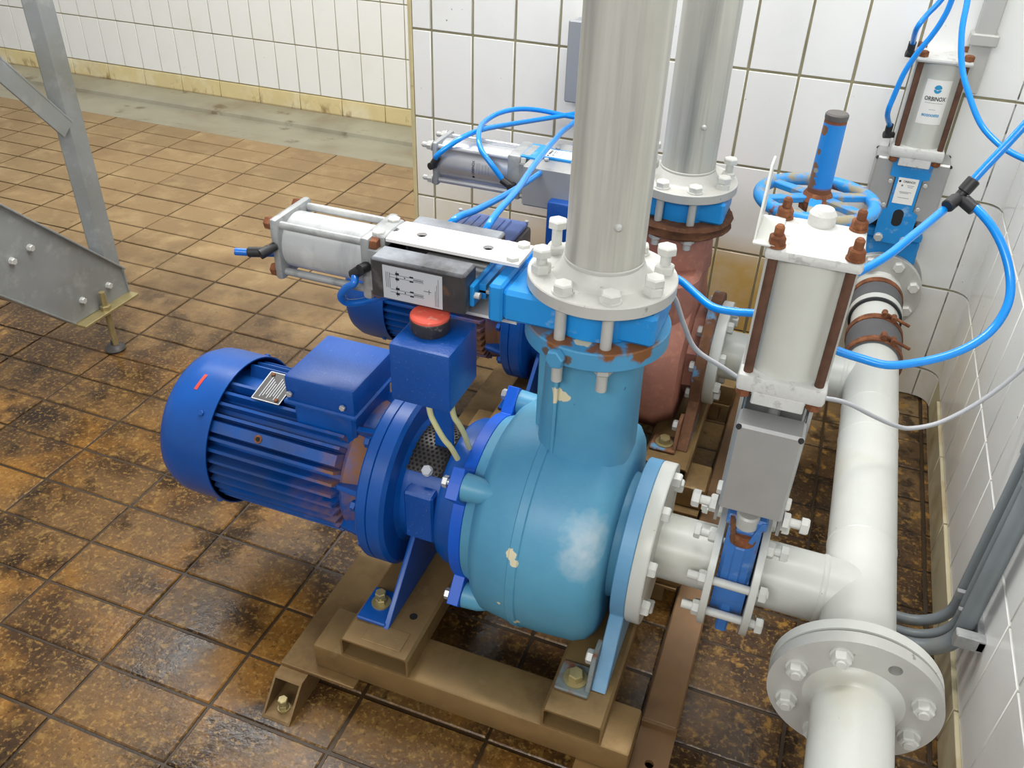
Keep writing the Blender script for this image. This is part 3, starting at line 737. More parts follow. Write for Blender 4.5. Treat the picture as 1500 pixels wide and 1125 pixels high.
def estop(x0, yc, z0, label):
    t = thing('emergency_stop_box', label, 'switch', (x0 + 0.055, yc, z0), 'emergency stop boxes')
    G().box(x0, x0 + 0.101, yc - 0.055, yc + 0.055, z0, z0 + 0.104, 0.006, 2).obj('switch_box', 'blue_box', t)
    c = (x0 + 0.043, yc + 0.004)
    b = G().lathe((c[0], c[1], z0 + 0.104), (0, 0, 1), [(0, 0), (0, 0.028), (0.003, 0.030), (0.023, 0.0315), (0.025, 0.030), (0.025, 0.0)], 40).obj('button_collar', 'collar', t)
    G().lathe((c[0], c[1], z0 + 0.129), (0, 0, 1), [(0, 0), (-0.002, 0.0305), (0.003, 0.0305), (0.006, 0.028), (0.007, 0)], 40).obj('stop_button', 'red', t, label='flat orange-red push button')
    return t
e1 = estop(1.798, -1.335, 0.624, 'blue emergency stop box with red button above the front motor coupling')
G().tube([(1.842, -1.35, 0.632), (1.848, -1.355, 0.591), (1.86, -1.36, 0.571), (1.874, -1.36, 0.547), (1.884, -1.355, 0.529), (1.891, -1.345, 0.500)], 0.0048, 10).obj('signal_cable', 'ycable', e1)
G().tube([(1.872, -1.33, 0.632), (1.877, -1.33, 0.579), (1.885, -1.325, 0.556), (1.89, -1.315, 0.53), (1.893, -1.3, 0.490)], 0.0048, 10).obj('signal_cable', 'ycable', e1)
g = G().box(1.815, 1.85, -1.272, -1.266, 0.44, 0.70, 0.001)
g.obj('mounting_post', 'blue', e1)
e2 = estop(1.803, -0.605, 0.571, 'blue emergency stop box half hidden behind the front riser pipe')
G().box(1.83, 1.865, YBp + 0.04, YBp + 0.046, 0.43, 0.55, 0.001).obj('mounting_post', 'blue', e2)

# ------------------------------------------------------------------ riser pipes
def riser(yc, zf, ztop, steel, label, stud):
    t = thing('riser_pipe', label, 'pipe', (2.08, yc, zf), 'vertical riser pipes')
    Z = (0, 0, 1); b = V((2.08, yc, zf))
    G().lathe(b, Z, [(0.03, 0.057), (ztop - zf, 0.057), (ztop - zf, 0.053), (0.03, 0.053)], 64, closed=True).obj('pipe', steel, t)
    fo = G().lathe(b, Z, [(0, 0.052), (0, 0.1085), (0.0015, 0.11), (0.0185, 0.11), (0.020, 0.1085), (0.020, 0.074), (0.026, 0.066), (0.040, 0.060), (0.042, 0.0578), (0.042, 0.052)], 72, closed=True).obj('weld_neck_flange', 'steel_flange', t)
    G().lathe(b, Z, [(0.041, 0.0572), (0.0425, 0.0586), (0.046, 0.0586), (0.0475, 0.0572)], 64).obj('weld_bead', 'steel_flange', t)
    for k, an in enumerate((-67.5, -112.5, -157.5, 157.5, 112.5, 67.5, 22.5, -22.5)):
        a = math.radians(an); p = b + V((math.cos(a) * 0.09, math.sin(a) * 0.09, 0.020))
        sh, nu, wa = [(0, 0, 0.016), (0, 0, 0.016), (0.012, 0.013, 0), (0.028, 0.013, 0), (0, 0.0, 0.016), (0, 0, 0.016), (0.018, 0.013, 0), (0.001, 0.013, 0)][k]
        bolt(t, p, Z, 0.026, 0.012, 'bolt_w', sh=sh, nut=nu, washer=wa, back=0.02)
        # long bolts through the valve gap
        if k in (0, 1, 4, 5):
            o = bpy.data.objects.new('through_bolt', G().cyl((0, 0, 0), (0, 0, -0.128 if zf > 0.8 else -0.108), 0.0085, seg=16).mesh('through_bolt'))
            o.data.materials.append(mats['bolt']); COL.objects.link(o); o.parent = t; o.location = b + V((math.cos(a) * 0.09, math.sin(a) * 0.09, 0)) - wloc(t)
            bolt(t, b + V((math.cos(a) * 0.09, math.sin(a) * 0.09, -0.0855 if zf > 0.8 else -0.0825)), (0, 0, -1), 0.026, 0.012, 'bolt', name='nut')
    a = stud[0]; u = V((math.cos(a), math.sin(a), 0))
    G().lathe(b + u * 0.056 + V((0, 0, stud[1])), u, [(0, 0), (0, 0.006), (0.004, 0.005), (0.006, 0.003), (0.0065, 0)], 14).obj('weld_stud', 'bolt', t)
    return t
riser(YA, 0.818, 1.75, 'steel', 'front thick grey steel riser pipe above the light blue pump', (math.radians(-62), 0.115))
riser(YBp, 0.719, 1.75, 'steel', 'rear grey steel riser pipe above the rusty flange', (math.radians(-62), 0.145))

# ------------------------------------------------------------------ knife gate valves
def valve(T, label, cat_loc, p):
    t = thing('knife_gate_valve', label, 'valve', cat_loc, 'pneumatic knife gate valves')
    Z = (0, 0, 1); X = (1, 0, 0)
    bm = p.get('body', 'valve_blue')
    g = G(T).lathe((-0.0255, 0, 0), X, [(0, 0.05), (0, 0.079), (0.051, 0.079), (0.051, 0.05)], 40, closed=True)
    g.prism([(-0.022, -0.062, 0.045), (-0.022, 0.062, 0.045), (-0.022, 0.070, 0.150), (-0.022, -0.070, 0.150)], (0.044, 0, 0), 0.003)
    if p.get('rib', True) is False: g.box(-0.0255, 0.0255, -0.064, 0.064, -0.098, 0.0, 0.006)
    else: g.box(-0.0255, 0.0255, -0.030, 0.030, -0.110, -0.066, 0.004)
    gz = p.get('gz', 0.148)
    if p.get('rib', True):
        g.box(-0.0095, 0.0095, -0.0765, -0.055, -0.085, 0.11, 0.003); g.box(-0.0095, 0.0095, 0.055, 0.0765, -0.085, 0.11, 0.003)
        for sx in (-1, 1): g.box(sx * 0.017 - 0.003, sx * 0.017 + 0.003, -0.072, 0.072, -0.03, 0.12, 0.002)
    g.box(-0.0255, 0.0255, -0.074, 0.074, 0.0, gz, 0.006)
    g.box(-0.031, 0.031, -0.074, 0.074, gz, gz + 0.022, 0.004)
    body = g.obj('valve_body', bm, t)
    if p.get('rust_ring'):
        G(T).lathe((0, -0.058, 0.116), Z, [(0, 0.014), (0, 0.0235), (0.010, 0.0255), (0.022, 0.0245), (0.022, 0.014)], 28, closed=True).obj('gland_ring', 'rust', t)
        G(T).prism([(-0.026, -0.074, 0.168), (-0.018, -0.076, 0.168), (-0.008, -0.082, 0.122), (-0.016, -0.080, 0.118)], (0, 0.006, 0), 0.001).obj('gland_arm', 'rust_dark', t)
        G(T).prism([(0.030, -0.074, 0.168), (0.022, -0.076, 0.168), (0.008, -0.082, 0.130), (0.016, -0.080, 0.126)], (0, 0.006, 0), 0.001).obj('gland_arm', 'faded_blue', t)
        G(T).cyl((0, -0.066, 0.150), (0, -0.066, 0.176), 0.018, seg=20, bev=0.003).obj('gland_washer', 'bolt', t)
    gl = G(T).box(-0.018, 0.018, -0.066, 0.066, 0.176, 0.184, 0.002).box(-0.012, 0.012, -0.045, 0.045, 0.165, 0.18).obj('gland_follower', p.get('gland', 'valve_blue'), t)
    for s in (-1, 1):
        bolt(t, (0, s * 0.060, 0.184), Z, 0.016, 0.009, 'bolt', T=T, washer=0.009, back=0.016, sh=0.004, name='gland_bolt')
    G(T).box(-0.003, 0.003, -0.045, 0.045, 0.13, 0.30, 0.001).obj('gate_blade', 'cover_steel', t)
    G(T).cyl((0, 0, 0.29), (0, 0, p['base'][0] + 0.005), 0.009, seg=16).obj('piston_rod', 'zinc', t)
    # yoke plates on the pipe-axis sides
    pm = p.get('plate', 'white_plate')
    for s in (1, -1):
        if p.get('blue_plate') and s == 1:
            out = [(-0.045, 0.372), (0.045, 0.372), (0.045, 0.320), (0.030, 0.316), (0.030, 0.235), (0.044, 0.228), (0.042, 0.145), (-0.042, 0.145), (-0.044, 0.228), (-0.030, 0.235), (-0.030, 0.316), (-0.045, 0.320)]
            hol = []
        else:
            out = [(-0.035, p['base'][0] - 0.02), (-0.018, p['base'][0] - 0.018), (-0.018, p['base'][0] + 0.002), (0.018, p['base'][0] + 0.002), (0.018, p['base'][0] - 0.018), (0.035, p['base'][0] - 0.02), (0.035, 0.118), (-0.035, 0.118)]
            hol = [(0, p['base'][0] - 0.065, 0.0085), (0, 0.180, 0.0085), (0.0, p['base'][0] - 0.018, 0.0075)] if s == 1 else []
        pl = G(T).plate(out, hol, (0.046 * s, 0, 0), (0, 1, 0), (0, 0, 1), (s, 0, 0), 0.005).obj('yoke_plate', pm if not (p.get('blue_plate') and s == 1) else 'valve_blue', t)
        if s == 1:
            if p.get('blue_plate'):
                for yy_ in (-0.031, 0.031): bolt(pl, (0.051, yy_, 0.158), X, 0.018, 0.007, 'bolt', T=T, washer=0.011)
                for yy_, zz in ((-0.040, 0.305), (0.040, 0.305), (-0.040, 0.243), (0.040, 0.243)): bolt(pl, (0.049, yy_, zz), X, 0.010, 0.004, 'bolt', T=T, name='screw')
                G(T).prism([(0.0505, 0.0125 * math.cos(q * pi / 8), 0.215 + (0.010 if q < 9 else -0.010) + 0.0125 * math.sin(q * pi / 8)) for q in range(17)], (0.0008, 0, 0)).obj('dark_slot', 'ink', pl)
                lb = G(T).box(0.0508, 0.0516, -0.0235, 0.0235, 0.252, 0.318).obj('data_label', 'label', pl)
                g = G(T); fn = lambda a, b: (0.0519, a, 0.309 + b)
                put_text(g, 'ORBINOX', 0.0075, lambda a, b: (0.0519, a + 0.003, 0.309 + b), 0.82, True)
                g.lathe((0.0518, -0.0185, 0.309), X, [(0, 0), (0.0002, 0.0028)], 14)
                g.obj('label_lettering', 'ink', lb, ang=0)
                g = G(T)
                for b, a0, a1 in ((0.300, 0.0, 0.016), (0.296, 0.002, 0.014), (0.283, -0.014, 0.014), (0.280, -0.012, 0.008), (0.268, -0.014, 0.012)):
                    g.box(0.0516, 0.0519, a0, a1, b - 0.0005, b + 0.0005)
                g.box(0.0516, 0.0519, -0.013, -0.009, 0.297, 0.301); g.obj('label_print', 'grey_ink', lb, ang=0)
            else:
                for yy_, zz in ((-0.025, p['base'][0] - 0.003), (0.027, p['base'][0] - 0.003), (-0.022, 0.132), (0.026, 0.132)):
                    bolt(pl, (0.051, yy_, zz), X, 0.018, 0.006, 'bolt_w', T=T)
    # U-shaped covers on both sides
    c0, c1 = p['cov']; cw = p.get('cw', 0.047)
    for s in (-1, 1):
        y0, y1 = sorted((s * 0.085, s * p.get('ci', 0.038)))
        cv_ = G(T).box(-p.get('cwn', cw), cw, y0, y1, c0, c1, 0.004).obj('side_cover', p.get('cover', 'cover_steel'), t)
        if p.get('notch', True):
            for sx in (-1, 1):
                G(T).lathe((sx * (cw - 0.0045), s * 0.0835, c1 - 0.0045), (sx * 0.5, s * 0.6, 0.6), [(0, 0), (0, 0.0045), (0.002, 0.004), (0.002, 0)], 12).obj('cover_notch', 'ink', cv_)
        if s == -1 and p.get('diagram'):
            lb = G(T).box(-0.021, 0.034, y0 - 0.0012, y0 + 0.001, c0 + 0.035, c1 - 0.022)
            lb = lb.obj('diagram_label', 'label_s', cv_, label='silver sticker with two valve diagrams')
            g = G(T); yl = y0 - 0.0016
            L0, L1 = c1 - 0.022, c0 + 0.035
            def ln_(a0, a1, b0, b1): g.box(a0, a1, yl, yl + 0.0003, b0, b1)
            for xr in (0.019, -0.006):
                m_ = (L0 + L1) / 2 + 0.006
                ln_(xr - 0.0026, xr - 0.0022, L1 + 0.030, L0 - 0.012); ln_(xr + 0.0022, xr + 0.0026, L1 + 0.030, L0 - 0.012)
                ln_(xr - 0.009, xr + 0.009, m_ + 0.019, m_ + 0.0196)
                for q in (-1, 1):
                    ln_(xr + q * 0.0045 - 0.0016, xr + q * 0.0045 + 0.0016, m_ + 0.0155, m_ + 0.0215)
                    ln_(xr + q * 0.0036 - 0.0012, xr + q * 0.0036 + 0.0012, m_ - 0.008, m_ - 0.002)
                ln_(xr - 0.001, xr + 0.001, m_ + 0.005, m_ + 0.007); ln_(xr - 0.0005, xr + 0.0005, m_ - 0.024, m_ - 0.008)
            ln_(0.004, 0.0046, L1 + 0.018, L1 + 0.030); ln_(0.0, 0.008, L1 + 0.021, L1 + 0.0216)
            for k in range(3): ln_(-0.002, 0.024, L0 - 0.006 - k * 0.003, L0 - 0.0055 - k * 0.003)
            for k in range(3): ln_(-0.018, 0.028 - k * 0.01, L1 + 0.006 + k * 0.0025, L1 + 0.0064 + k * 0.0025)
            g.obj('diagram_print', 'ink', lb, ang=0)
    # cylinder
    b0, b1 = p['base']; t0, t1 = p['top']; hs = p['hs']; cm = p.get('cap', 'white_rough')
    g = G(T).box(-hs, hs, -hs, hs, b0, b1, 0.006, 2).box(-hs * 0.985, hs * 0.985, -0.036, 0.036, b0 - 0.018, b0 + 0.004, 0.002).box(-0.036, 0.036, -hs * 0.985, hs * 0.985, b0 - 0.018, b0 + 0.004, 0.002)
    cap0 = g.obj('cylinder_end_cap', cm, t)
    g = G(T).box(-hs, hs, -hs, hs, t0, t1, 0.006, 2)
    if p.get('boss'):
        bx, by = p['boss']; g.lathe((bx, by, t0 + 0.003), Z, [(0, 0), (0, 0.018), (t1 - t0 + 0.012, 0.018), (t1 - t0 + 0.019, 0.013), (t1 - t0 + 0.021, 0)], 20)
    cap1 = g.obj('cylinder_end_cap', cm, t)
    R = p['r']
    br = G(T).lathe((0, 0, b1 - 0.002), Z, [(0, R), (t0 - b1 + 0.004, R)], 48).obj('cylinder_barrel', p.get('barrel', 'alu_w'), t)
    if p.get('strips'):
        for s in (-1, 1):
            if p['strips'] == 'x': G(T).box(s * hs * 0.93 - 0.002, s * hs * 0.93 + 0.002, -0.030, 0.05, b1 - 0.002, t0 + 0.002).obj('side_strip', 'white', t)
            else: G(T).box(-0.05, 0.030, s * hs * 0.93 - 0.002, s * hs * 0.93 + 0.002, b1 - 0.002, t0 + 0.002).obj('side_strip', 'white', t)
    ro = hs - 0.0125
    for sx in (-1, 1):
        for sy in (-1, 1):
            G(T).cyl((sx * ro, sy * ro, b0 - 0.002), (sx * ro, sy * ro, t1 + 0.002), 0.0065, seg=12).obj('tie_rod', p.get('rod', 'rod'), t)
            bolt(t, (sx * ro, sy * ro, t1), Z, 0.019, 0.012, p.get('nut', 'rust'), T=T, name='nut', washer=0.012 if p.get('studs') else 0)
            if p.get('studs'):
                G(T).lathe((sx * ro, sy * ro, t1 + 0.012), Z, [(0, 0.0062), (0.014, 0.0062), (0.017, 0.004), (0.017, 0)], 12).obj('stud_end', p.get('nut', 'rust'), t)
            bolt(t, (sx * ro, sy * ro, b0), (0, 0, -1), 0.019, 0.011, p.get('nut', 'rust'), T=T, name='nut')
    return t, T, br

def frame(o, x, y, z):
    return Matrix(((x[0], y[0], z[0], o[0]), (x[1], y[1], z[1], o[1]), (x[2], y[2], z[2], o[2]), (0, 0, 0, 1)))
EX, EY, EZ = (1, 0, 0), (0, 1, 0), (0, 0, 1)
def elbow(parent, T, p, d, e, dark='black', r=0.008, l=0.018):
    """push-in fitting: body along d from p, turning to direction e"""
    p = V(p); d = V(d).normalized(); e = V(e).normalized()
    g = G(T).cyl(p, p + d * l, r * 0.85, seg=14).lathe(p + d * l, d, [(-r, 0), (-r, r), (r, r), (r * 1.2, 0)], 14)
    g.cyl(p + d * l, p + d * l + e * 0.028, r, seg=14, bev=0.0015)
    g.obj('hose_elbow', dark, parent)
    q = p + d * l + e * 0.022
    return tuple(T @ q), tuple(T @ (p + d * l + e * 0.045))

# upright valve on the front suction branch
TV = frame((2.360, YA, ZA), EX, EY, EZ)
tv, _, brl = valve(TV, 'upright white cylinder knife gate valve with grey cover on front suction pipe', (2.36, YA, 0.23),
    dict(body='faded_blue', gland='rust', rust_ring=True, cov=(0.187, 0.346), base=(0.385, 0.413), top=(0.588, 0.604), hs=0.0605, r=0.0535, studs=True, boss=(0.0, 0.048), plate='cover_steel', strips='x'))
# bent bracket on the top plate
g = G(TV).prism([(-0.077, -0.058, 0.6045), (-0.045, -0.058, 0.6045), (-0.045, 0.04, 0.6045), (-0.077, 0.04, 0.6045)], (0, 0, 0.003), 0.0008)
g.prism([(-0.077, -0.05, 0.605), (-0.077, 0.036, 0.605), (-0.077, 0.036, 0.69), (-0.077, 0.0, 0.69)], (0.003, 0, 0), 0.0008)
g.obj('bent_bracket', 'white', tv, label='thin bent white bracket on the top plate')
for s in (-1, 1):
    bolt(tv, (s * 0.050, -0.062, 0.175), (s, 0, 0), 0.024, 0.012, 'bolt_w', T=TV, sh=0.016, nut=0.010)
    bolt(tv, (s * 0.047, -0.070, 0.215), (s, 0, 0), 0.018, 0.007, 'bolt_w', T=TV)
# horizontal valve on the front discharge
TH = frame((2.08, YA, 0.7895), EZ, EY, (-1, 0, 0))
th_, _, brh = valve(TH, 'mottled grey horizontal cylinder valve with dark cover beside the front riser', (2.08, YA, 0.764),
    dict(cw=0.042, cwn=0.026, rib=False, gz=0.128, cov=(0.183, 0.338), base=(0.356, 0.373), top=(0.520, 0.535), hs=0.0535, r=0.0465, cover='dark_cover', cap='galv', barrel='barrel_grey', rod='galv', notch=False, diagram=True))
# horizontal valve on the rear discharge
THB = frame((2.08, YBp, 0.692), EZ, EY, (-1, 0, 0))
thb, _, brb = valve(THB, 'shiny horizontal cylinder valve against the tiled wall, serving rear riser', (2.08, YBp, 0.667),
    dict(cov=(0.176, 0.345), base=(0.362, 0.394), top=(0.566, 0.580), hs=0.052, r=0.0465, cover='cover_steel', cap='galv', barrel='alu', rod='alu', nut='bolt', studs=True, blue_plate=True, notch=False, rib=False, ci=0.029))
# upright valve at the far end of the manifold
TO = frame((2.555, -0.063, ZA), (0, -1, 0), EX, EZ)
to, _, bro = valve(TO, 'upright white cylinder valve with blue face plate in the far corner', (2.555, -0.063, 0.23),
    dict(body='valve_blue', gland='black', cov=(0.208, 0.360), base=(0.366, 0.393), top=(0.588, 0.600), hs=0.0605, r=0.0525, blue_plate=True, cw=0.044, strips='y', ci=0.029))
# its label, wrapped on the barrel
g = G(TO); Rl = 0.0529
zl0, zl1 = 0.452, 0.553
for k in range(10):
    a0 = -0.54 + 1.08 * k / 10; a1 = -0.54 + 1.08 * (k + 1) / 10; off = 0.06
    P = lambda a, z: g.v((Rl * math.cos(a + off), Rl * math.sin(a + off), z))
    g.f([P(a0, zl0), P(a1, zl0), P(a1, zl1), P(a0, zl1)])
lab = g.obj('maker_label', 'label', bro, label='white sticker with blue emblem and lettering')
def wrapO(zc): return lambda a, b: ((Rl + 0.0004) * math.cos(a / Rl + 0.06), (Rl + 0.0004) * math.sin(a / Rl + 0.06), zc + b)
g = G(TO); put_text(g, 'ORBINOX', 0.0128, wrapO(0.5105), 0.80, True); g.obj('label_lettering', 'ink', lab, ang=0)
g = G(TO); put_text(g, 'econosto', 0.0120, wrapO(0.474), 0.86, True)
fw = wrapO(0.533)
for sgn in (1, -1):       # round emblem cut by a curved band
    pts = []
    for k in range(13):
        a = math.radians(10 + 160 * k / 12) if sgn > 0 else math.radians(180 + 5 + 170 * k / 12)
        pts.append((0.0085 * math.cos(a), 0.0085 * math.sin(a) + (0.0008 if sgn > 0 else -0.001)))
    for k in range(7):
        u_ = (-1 + 2 * k / 6) if sgn > 0 else (-1 + 2 * k / 6)
        pts.append((0.0078 * u_, (-0.001 - 0.0028 * (1 - u_ * u_) + 0.0022) if sgn > 0 else (-0.0012 - 0.0045 * (1 - u_ * u_))))
    g.f([g.v(fw(*q)) for q in pts])
g.obj('label_emblem', 'cyan', lab, ang=0)
g = G(TO)
f2 = wrapO(0)
for z_, a0, a1 in ((0.5010, -0.020, 0.020), (0.4860, -0.007, 0.007)):
    for k in range(6):
        b0_ = a0 + (a1 - a0) * k / 6; b1_ = a0 + (a1 - a0) * (k + 1) / 6
        g.f([g.v(f2(b0_, z_)), g.v(f2(b1_, z_)), g.v(f2(b1_, z_ + 0.0007)), g.v(f2(b0_, z_ + 0.0007))])
g.obj('label_print', 'grey_ink', lab, ang=0)
# small print on the rear horizontal cylinder
g = G(THB); Rb = 0.0468
# local X is up: the text runs up around the barrel
def wrapB2(z0, ang): return lambda a, b: (Rb * math.cos(ang - a / Rb), -Rb * math.sin(ang - a / Rb), z0 + b)
put_text(g, 'ORBINOX', 0.0085, wrapB2(0.478, math.radians(84)), 0.85, True)
f3 = wrapB2(0.478, math.radians(84))
g.f([g.v(f3(-0.0225 + 0.0032 * math.cos(q * pi / 6), 0.0032 * math.sin(q * pi / 6))) for q in range(12)])
g.obj('barrel_lettering', 'ink', brb, ang=0)
g = G(THB)
for z_, a0, a1 in ((0.468, -0.006, 0.012), (0.463, -0.014, 0.014), (0.455, -0.014, 0.010), (0.447, -0.012, 0.012), (0.440, -0.014, 0.008)):
    for k in range(6):
        f3 = wrapB2(z_, math.radians(84)); q0 = a0 + (a1 - a0) * k / 6; q1 = a0 + (a1 - a0) * (k + 0.8) / 6
        g.f([g.v(f3(q0, 0)), g.v(f3(q1, 0)), g.v(f3(q1, 0.0008)), g.v(f3(q0, 0.0008))])
g.obj('barrel_print', 'grey_ink', brb, ang=0)

# ------------------------------------------------------------------ suction branches and manifold
def spool(yc, zc, rf, label):
    t = thing('suction_spool', label, 'pipe', (2.205, yc, zc), 'suction spools')
    o = V((0, yc, zc)); X = (1, 0, 0)
    G().lathe(o, X, [(2.2055, 0.05), (2.2055, rf - 0.001), (2.207, rf), (2.228, rf), (2.230, rf - 0.0015), (2.230, 0.05)], 64, closed=True).obj('wide_flange', 'white', t)
    G().lathe(o, X, [(2.228, 0.057), (2.321, 0.057), (2.321, 0.052), (2.228, 0.052)], 56, closed=True).obj('pipe', 'white', t)
    G().lathe(o, X, [(2.319, 0.054), (2.319, 0.109), (2.320, 0.110), (2.330, 0.110), (2.331, 0.109), (2.331, 0.054)], 56, closed=True).obj('thin_flange', 'white', t)
    for k in range(8):
        a = math.radians(22.5 + 45 * k)
        bolt(t, (2.230, yc + math.cos(a) * (rf - 0.0235), zc + math.sin(a) * (rf - 0.0235)), X, 0.024, 0.013, 'bolt_w', sh=0.0, washer=0.0)
        if zc == ZA:
            p = (2.319, yc + math.cos(a) * 0.0925, zc + math.sin(a) * 0.0925)
            if k in (3, 4, 5, 6, 7): bolt(t, p, (-1, 0, 0), 0.022, 0.012, 'bolt_w', name='nut')
            else: bolt(t, p, (-1, 0, 0), 0.022, 0.010, 'bolt_w', sh=0.014, nut=0.011)
            if k in (3, 4, 5, 6, 7):
                G().cyl((2.290, p[1], p[2]), (2.418, p[1], p[2]), 0.0072, seg=14).obj('through_bolt', 'bolt_w', t)
    return t
spool(YA, ZA, 0.1425, 'short white suction pipe between front pump and its upright valve')
spool(YBp, ZB, 0.124, 'short suction pipe with grey flange behind the front riser, at red pump')

m_ = thing('manifold_pipe', 'long white manifold pipe running along the right wall', 'pipe', (2.56, -0.9, ZA))
Yx = (0, 1, 0); o = V((2.56, 0, ZA))
G().lathe(o, Yx, [(-1.425, 0.057), (-0.440, 0.057), (-0.440, 0.052), (-1.425, 0.052)], 64, closed=True).obj('pipe', 'white', m_)
for y in (-0.694, -0.808, -1.126):
    G().lathe(o, Yx, [(y - 0.003, 0.0569), (y - 0.001, 0.058), (y + 0.001, 0.058), (y + 0.003, 0.0569)], 64).obj('weld_seam', 'white', m_)
for yc, zc in ((YA, ZA), (YBp, ZB)):
    b = G().lathe((0, yc, zc), (1, 0, 0), [(2.398, 0.0562), (2.562, 0.0562), (2.562, 0.05), (2.398, 0.05)], 56, closed=True).obj('branch_stub', 'white', m_)
    G().lathe((0, yc, zc), (1, 0, 0), [(2.389, 0.054), (2.389, 0.109), (2.390, 0.110), (2.400, 0.110), (2.401, 0.109), (2.401, 0.054)], 56, closed=True).obj('thin_flange', 'white', m_)
    for k in range(8):
        a = math.radians(22.5 + 45 * k)
        bolt(m_, (2.401, yc + math.cos(a) * 0.0925, zc + math.sin(a) * 0.0925), (1, 0, 0), 0.024, 0.012, 'bolt_w', sh=0.003 if k % 2 else 0.010, nut=0.0 if k in (3, 4, 6) else 0.011)
for yc, zc in ((YA, ZA), (YBp, ZB)):
    G().lathe((0, yc, zc), (1, 0, 0), [(2.494, 0.0564), (2.497, 0.0578), (2.501, 0.0578), (2.504, 0.0564)], 48).obj('branch_weld', 'white', m_)
RF = 0.1205
G().lathe(o, Yx, [(-1.425, 0.05), (-1.425, RF), (-1.408, RF), (-1.407, RF - 0.001), (-1.407, 0.05)], 72, closed=True).obj('end_flange', 'white', m_)
op = thing('outlet_pipe', 'white flanged pipe stub nearest the camera, joined to the manifold end flange', 'pipe', (2.56, -1.42, ZA))
g = G()
nb = [(math.cos(math.radians(22.5 + 45 * k)) * 0.0935, math.sin(math.radians(22.5 + 45 * k)) * 0.0935) for k in range(8)]
outl = [(RF * math.cos(2 * pi * k / 72), RF * math.sin(2 * pi * k / 72)) for k in range(72)]
g.plate(outl, [(nb[1][0], nb[1][1], 0.0095), (0, 0, 0.05)], (2.56, -1.430, ZA), EX, EZ, (0, -1, 0), 0.020, 24)
of = g.obj('end_flange', 'steel_flange', op, ang=30)
G().lathe(o, Yx, [(-1.450, 0.056), (-1.450, 0.070), (-1.456, 0.062), (-1.466, 0.058), (-1.472, 0.0565)], 56).obj('weld_fillet', 'white', op)
G().lathe(o, Yx, [(-1.449, 0.0565), (-1.95, 0.0565), (-1.95, 0.051), (-1.449, 0.051)], 64, closed=True).obj('pipe', 'white', op)
for k in range(8):
    if k == 1: continue
    bolt(op, (2.56 + nb[k][0], -1.450, ZA + nb[k][1]), (0, -1, 0), 0.024, 0.014, 'bolt_w', washer=0.016)
    p = V((2.56 + nb[k][0], -1.4635, ZA + nb[k][1]))
    G().cyl(p, p + V((0, -0.007, 0)), 0.0078, seg=14, bev=0.001).obj('bolt_end', 'bolt_w', op)

def coupling(y0, y1, label, bands, white_ring=None):
    t = thing('rubber_coupling', label, 'coupling', (2.56, (y0 + y1) / 2, ZA), 'rubber pipe couplings')
    G().lathe(o, Yx, [(y0, 0.0575), (y0 + 0.003, 0.063), (y1 - 0.003, 0.063), (y1, 0.0575)], 56).obj('rubber_sleeve', 'rubber', t)
    for bb, bolts in bands:
        bd = G().lathe(o, Yx, [(bb - 0.011, 0.0625), (bb - 0.011, 0.0655), (bb + 0.011, 0.0655), (bb + 0.011, 0.0625)], 56, closed=True).obj('clamp_band', 'rust', t)
        if bolts:
            a = math.radians(70); u = V((math.cos(a), 0, math.sin(a))); tv_ = V((math.sin(a), 0, -math.cos(a))); p = V((2.56, bb, ZA)) + u * 0.071
            for s in (-0.018, 0.006):
                G().lathe(p + tv_ * s + V((0, -0.010, 0)), (0, 1, 0), [(0, 0), (0, 0.007), (0.02, 0.007), (0.02, 0)], 12).obj('clamp_lug', 'rust', bd)
            G().cyl(p + tv_ * -0.026 + u * 0.001, p + tv_ * 0.046 + u * 0.001, 0.0038, seg=10).obj('clamp_screw', 'rust', bd)
    if white_ring:
        a0, a1 = white_ring
        G().lathe(o, Yx, [(a0, 0.0600), (a0, 0.0645), (a1, 0.0645), (a1, 0.0600)], 56, closed=True).obj('white_ring', 'white', t)
        G().lathe(o, Yx, [(a0 - 0.008, 0.0572), (a0 - 0.008, 0.0632), (a0, 0.0632), (a0, 0.0572)], 56, closed=True).obj('black_gasket', 'black', t)
    return t
coupling(-0.486, -0.352, 'nearer grey rubber coupling with two rusty clamp bands on the manifold', [(-0.474, True), (-0.364, True)])
coupling(-0.252, -0.148, 'farther grey rubber coupling with a white ring, near the corner', [(-0.160, False)], (-0.262, -0.238))
ms = thing('flanged_spool', 'short white pipe with round grey bolted flange in the far corner', 'pipe', (2.56, -0.12, ZA))
G().lathe(o, Yx, [(-0.436, 0.0565), (-0.100, 0.0565), (-0.100, 0.05), (-0.436, 0.05)], 56, closed=True).obj('pipe', 'white', ms)
G().lathe(o, Yx, [(-0.118, 0.0566), (-0.114, 0.060), (-0.107, 0.0625), (-0.107, 0.0566)], 56).obj('weld_fillet', 'white', ms)
G().lathe(o, Yx, [(-0.108, 0.05), (-0.108, 0.1085), (-0.1065, 0.11), (-0.091, 0.11), (-0.0895, 0.1085), (-0.0895, 0.05)], 64, closed=True).obj('round_flange', 'steel_flange', ms)
for k in range(8):
    a = math.radians(22.5 + 45 * k); bolt(ms, (2.56 + math.cos(a) * 0.09, -0.108, ZA + math.sin(a) * 0.09), (0, -1, 0), 0.025, 0.013, 'bolt_w')
wp = thing('wall_flange', 'grey flange against the wall behind the far corner valve', 'flange', (2.56, -0.04, ZA))
G().lathe(o, Yx, [(-0.0365, 0.05), (-0.0365, 0.11), (-0.0185, 0.11), (-0.0185, 0.05)], 56, closed=True).obj('flange_disc', 'steel_flange', wp)
G().lathe(o, Yx, [(-0.0185, 0.0565), (-0.010, 0.0565), (-0.010, 0.05), (-0.0185, 0.05)], 48, closed=True).obj('pipe_end', 'white', wp)

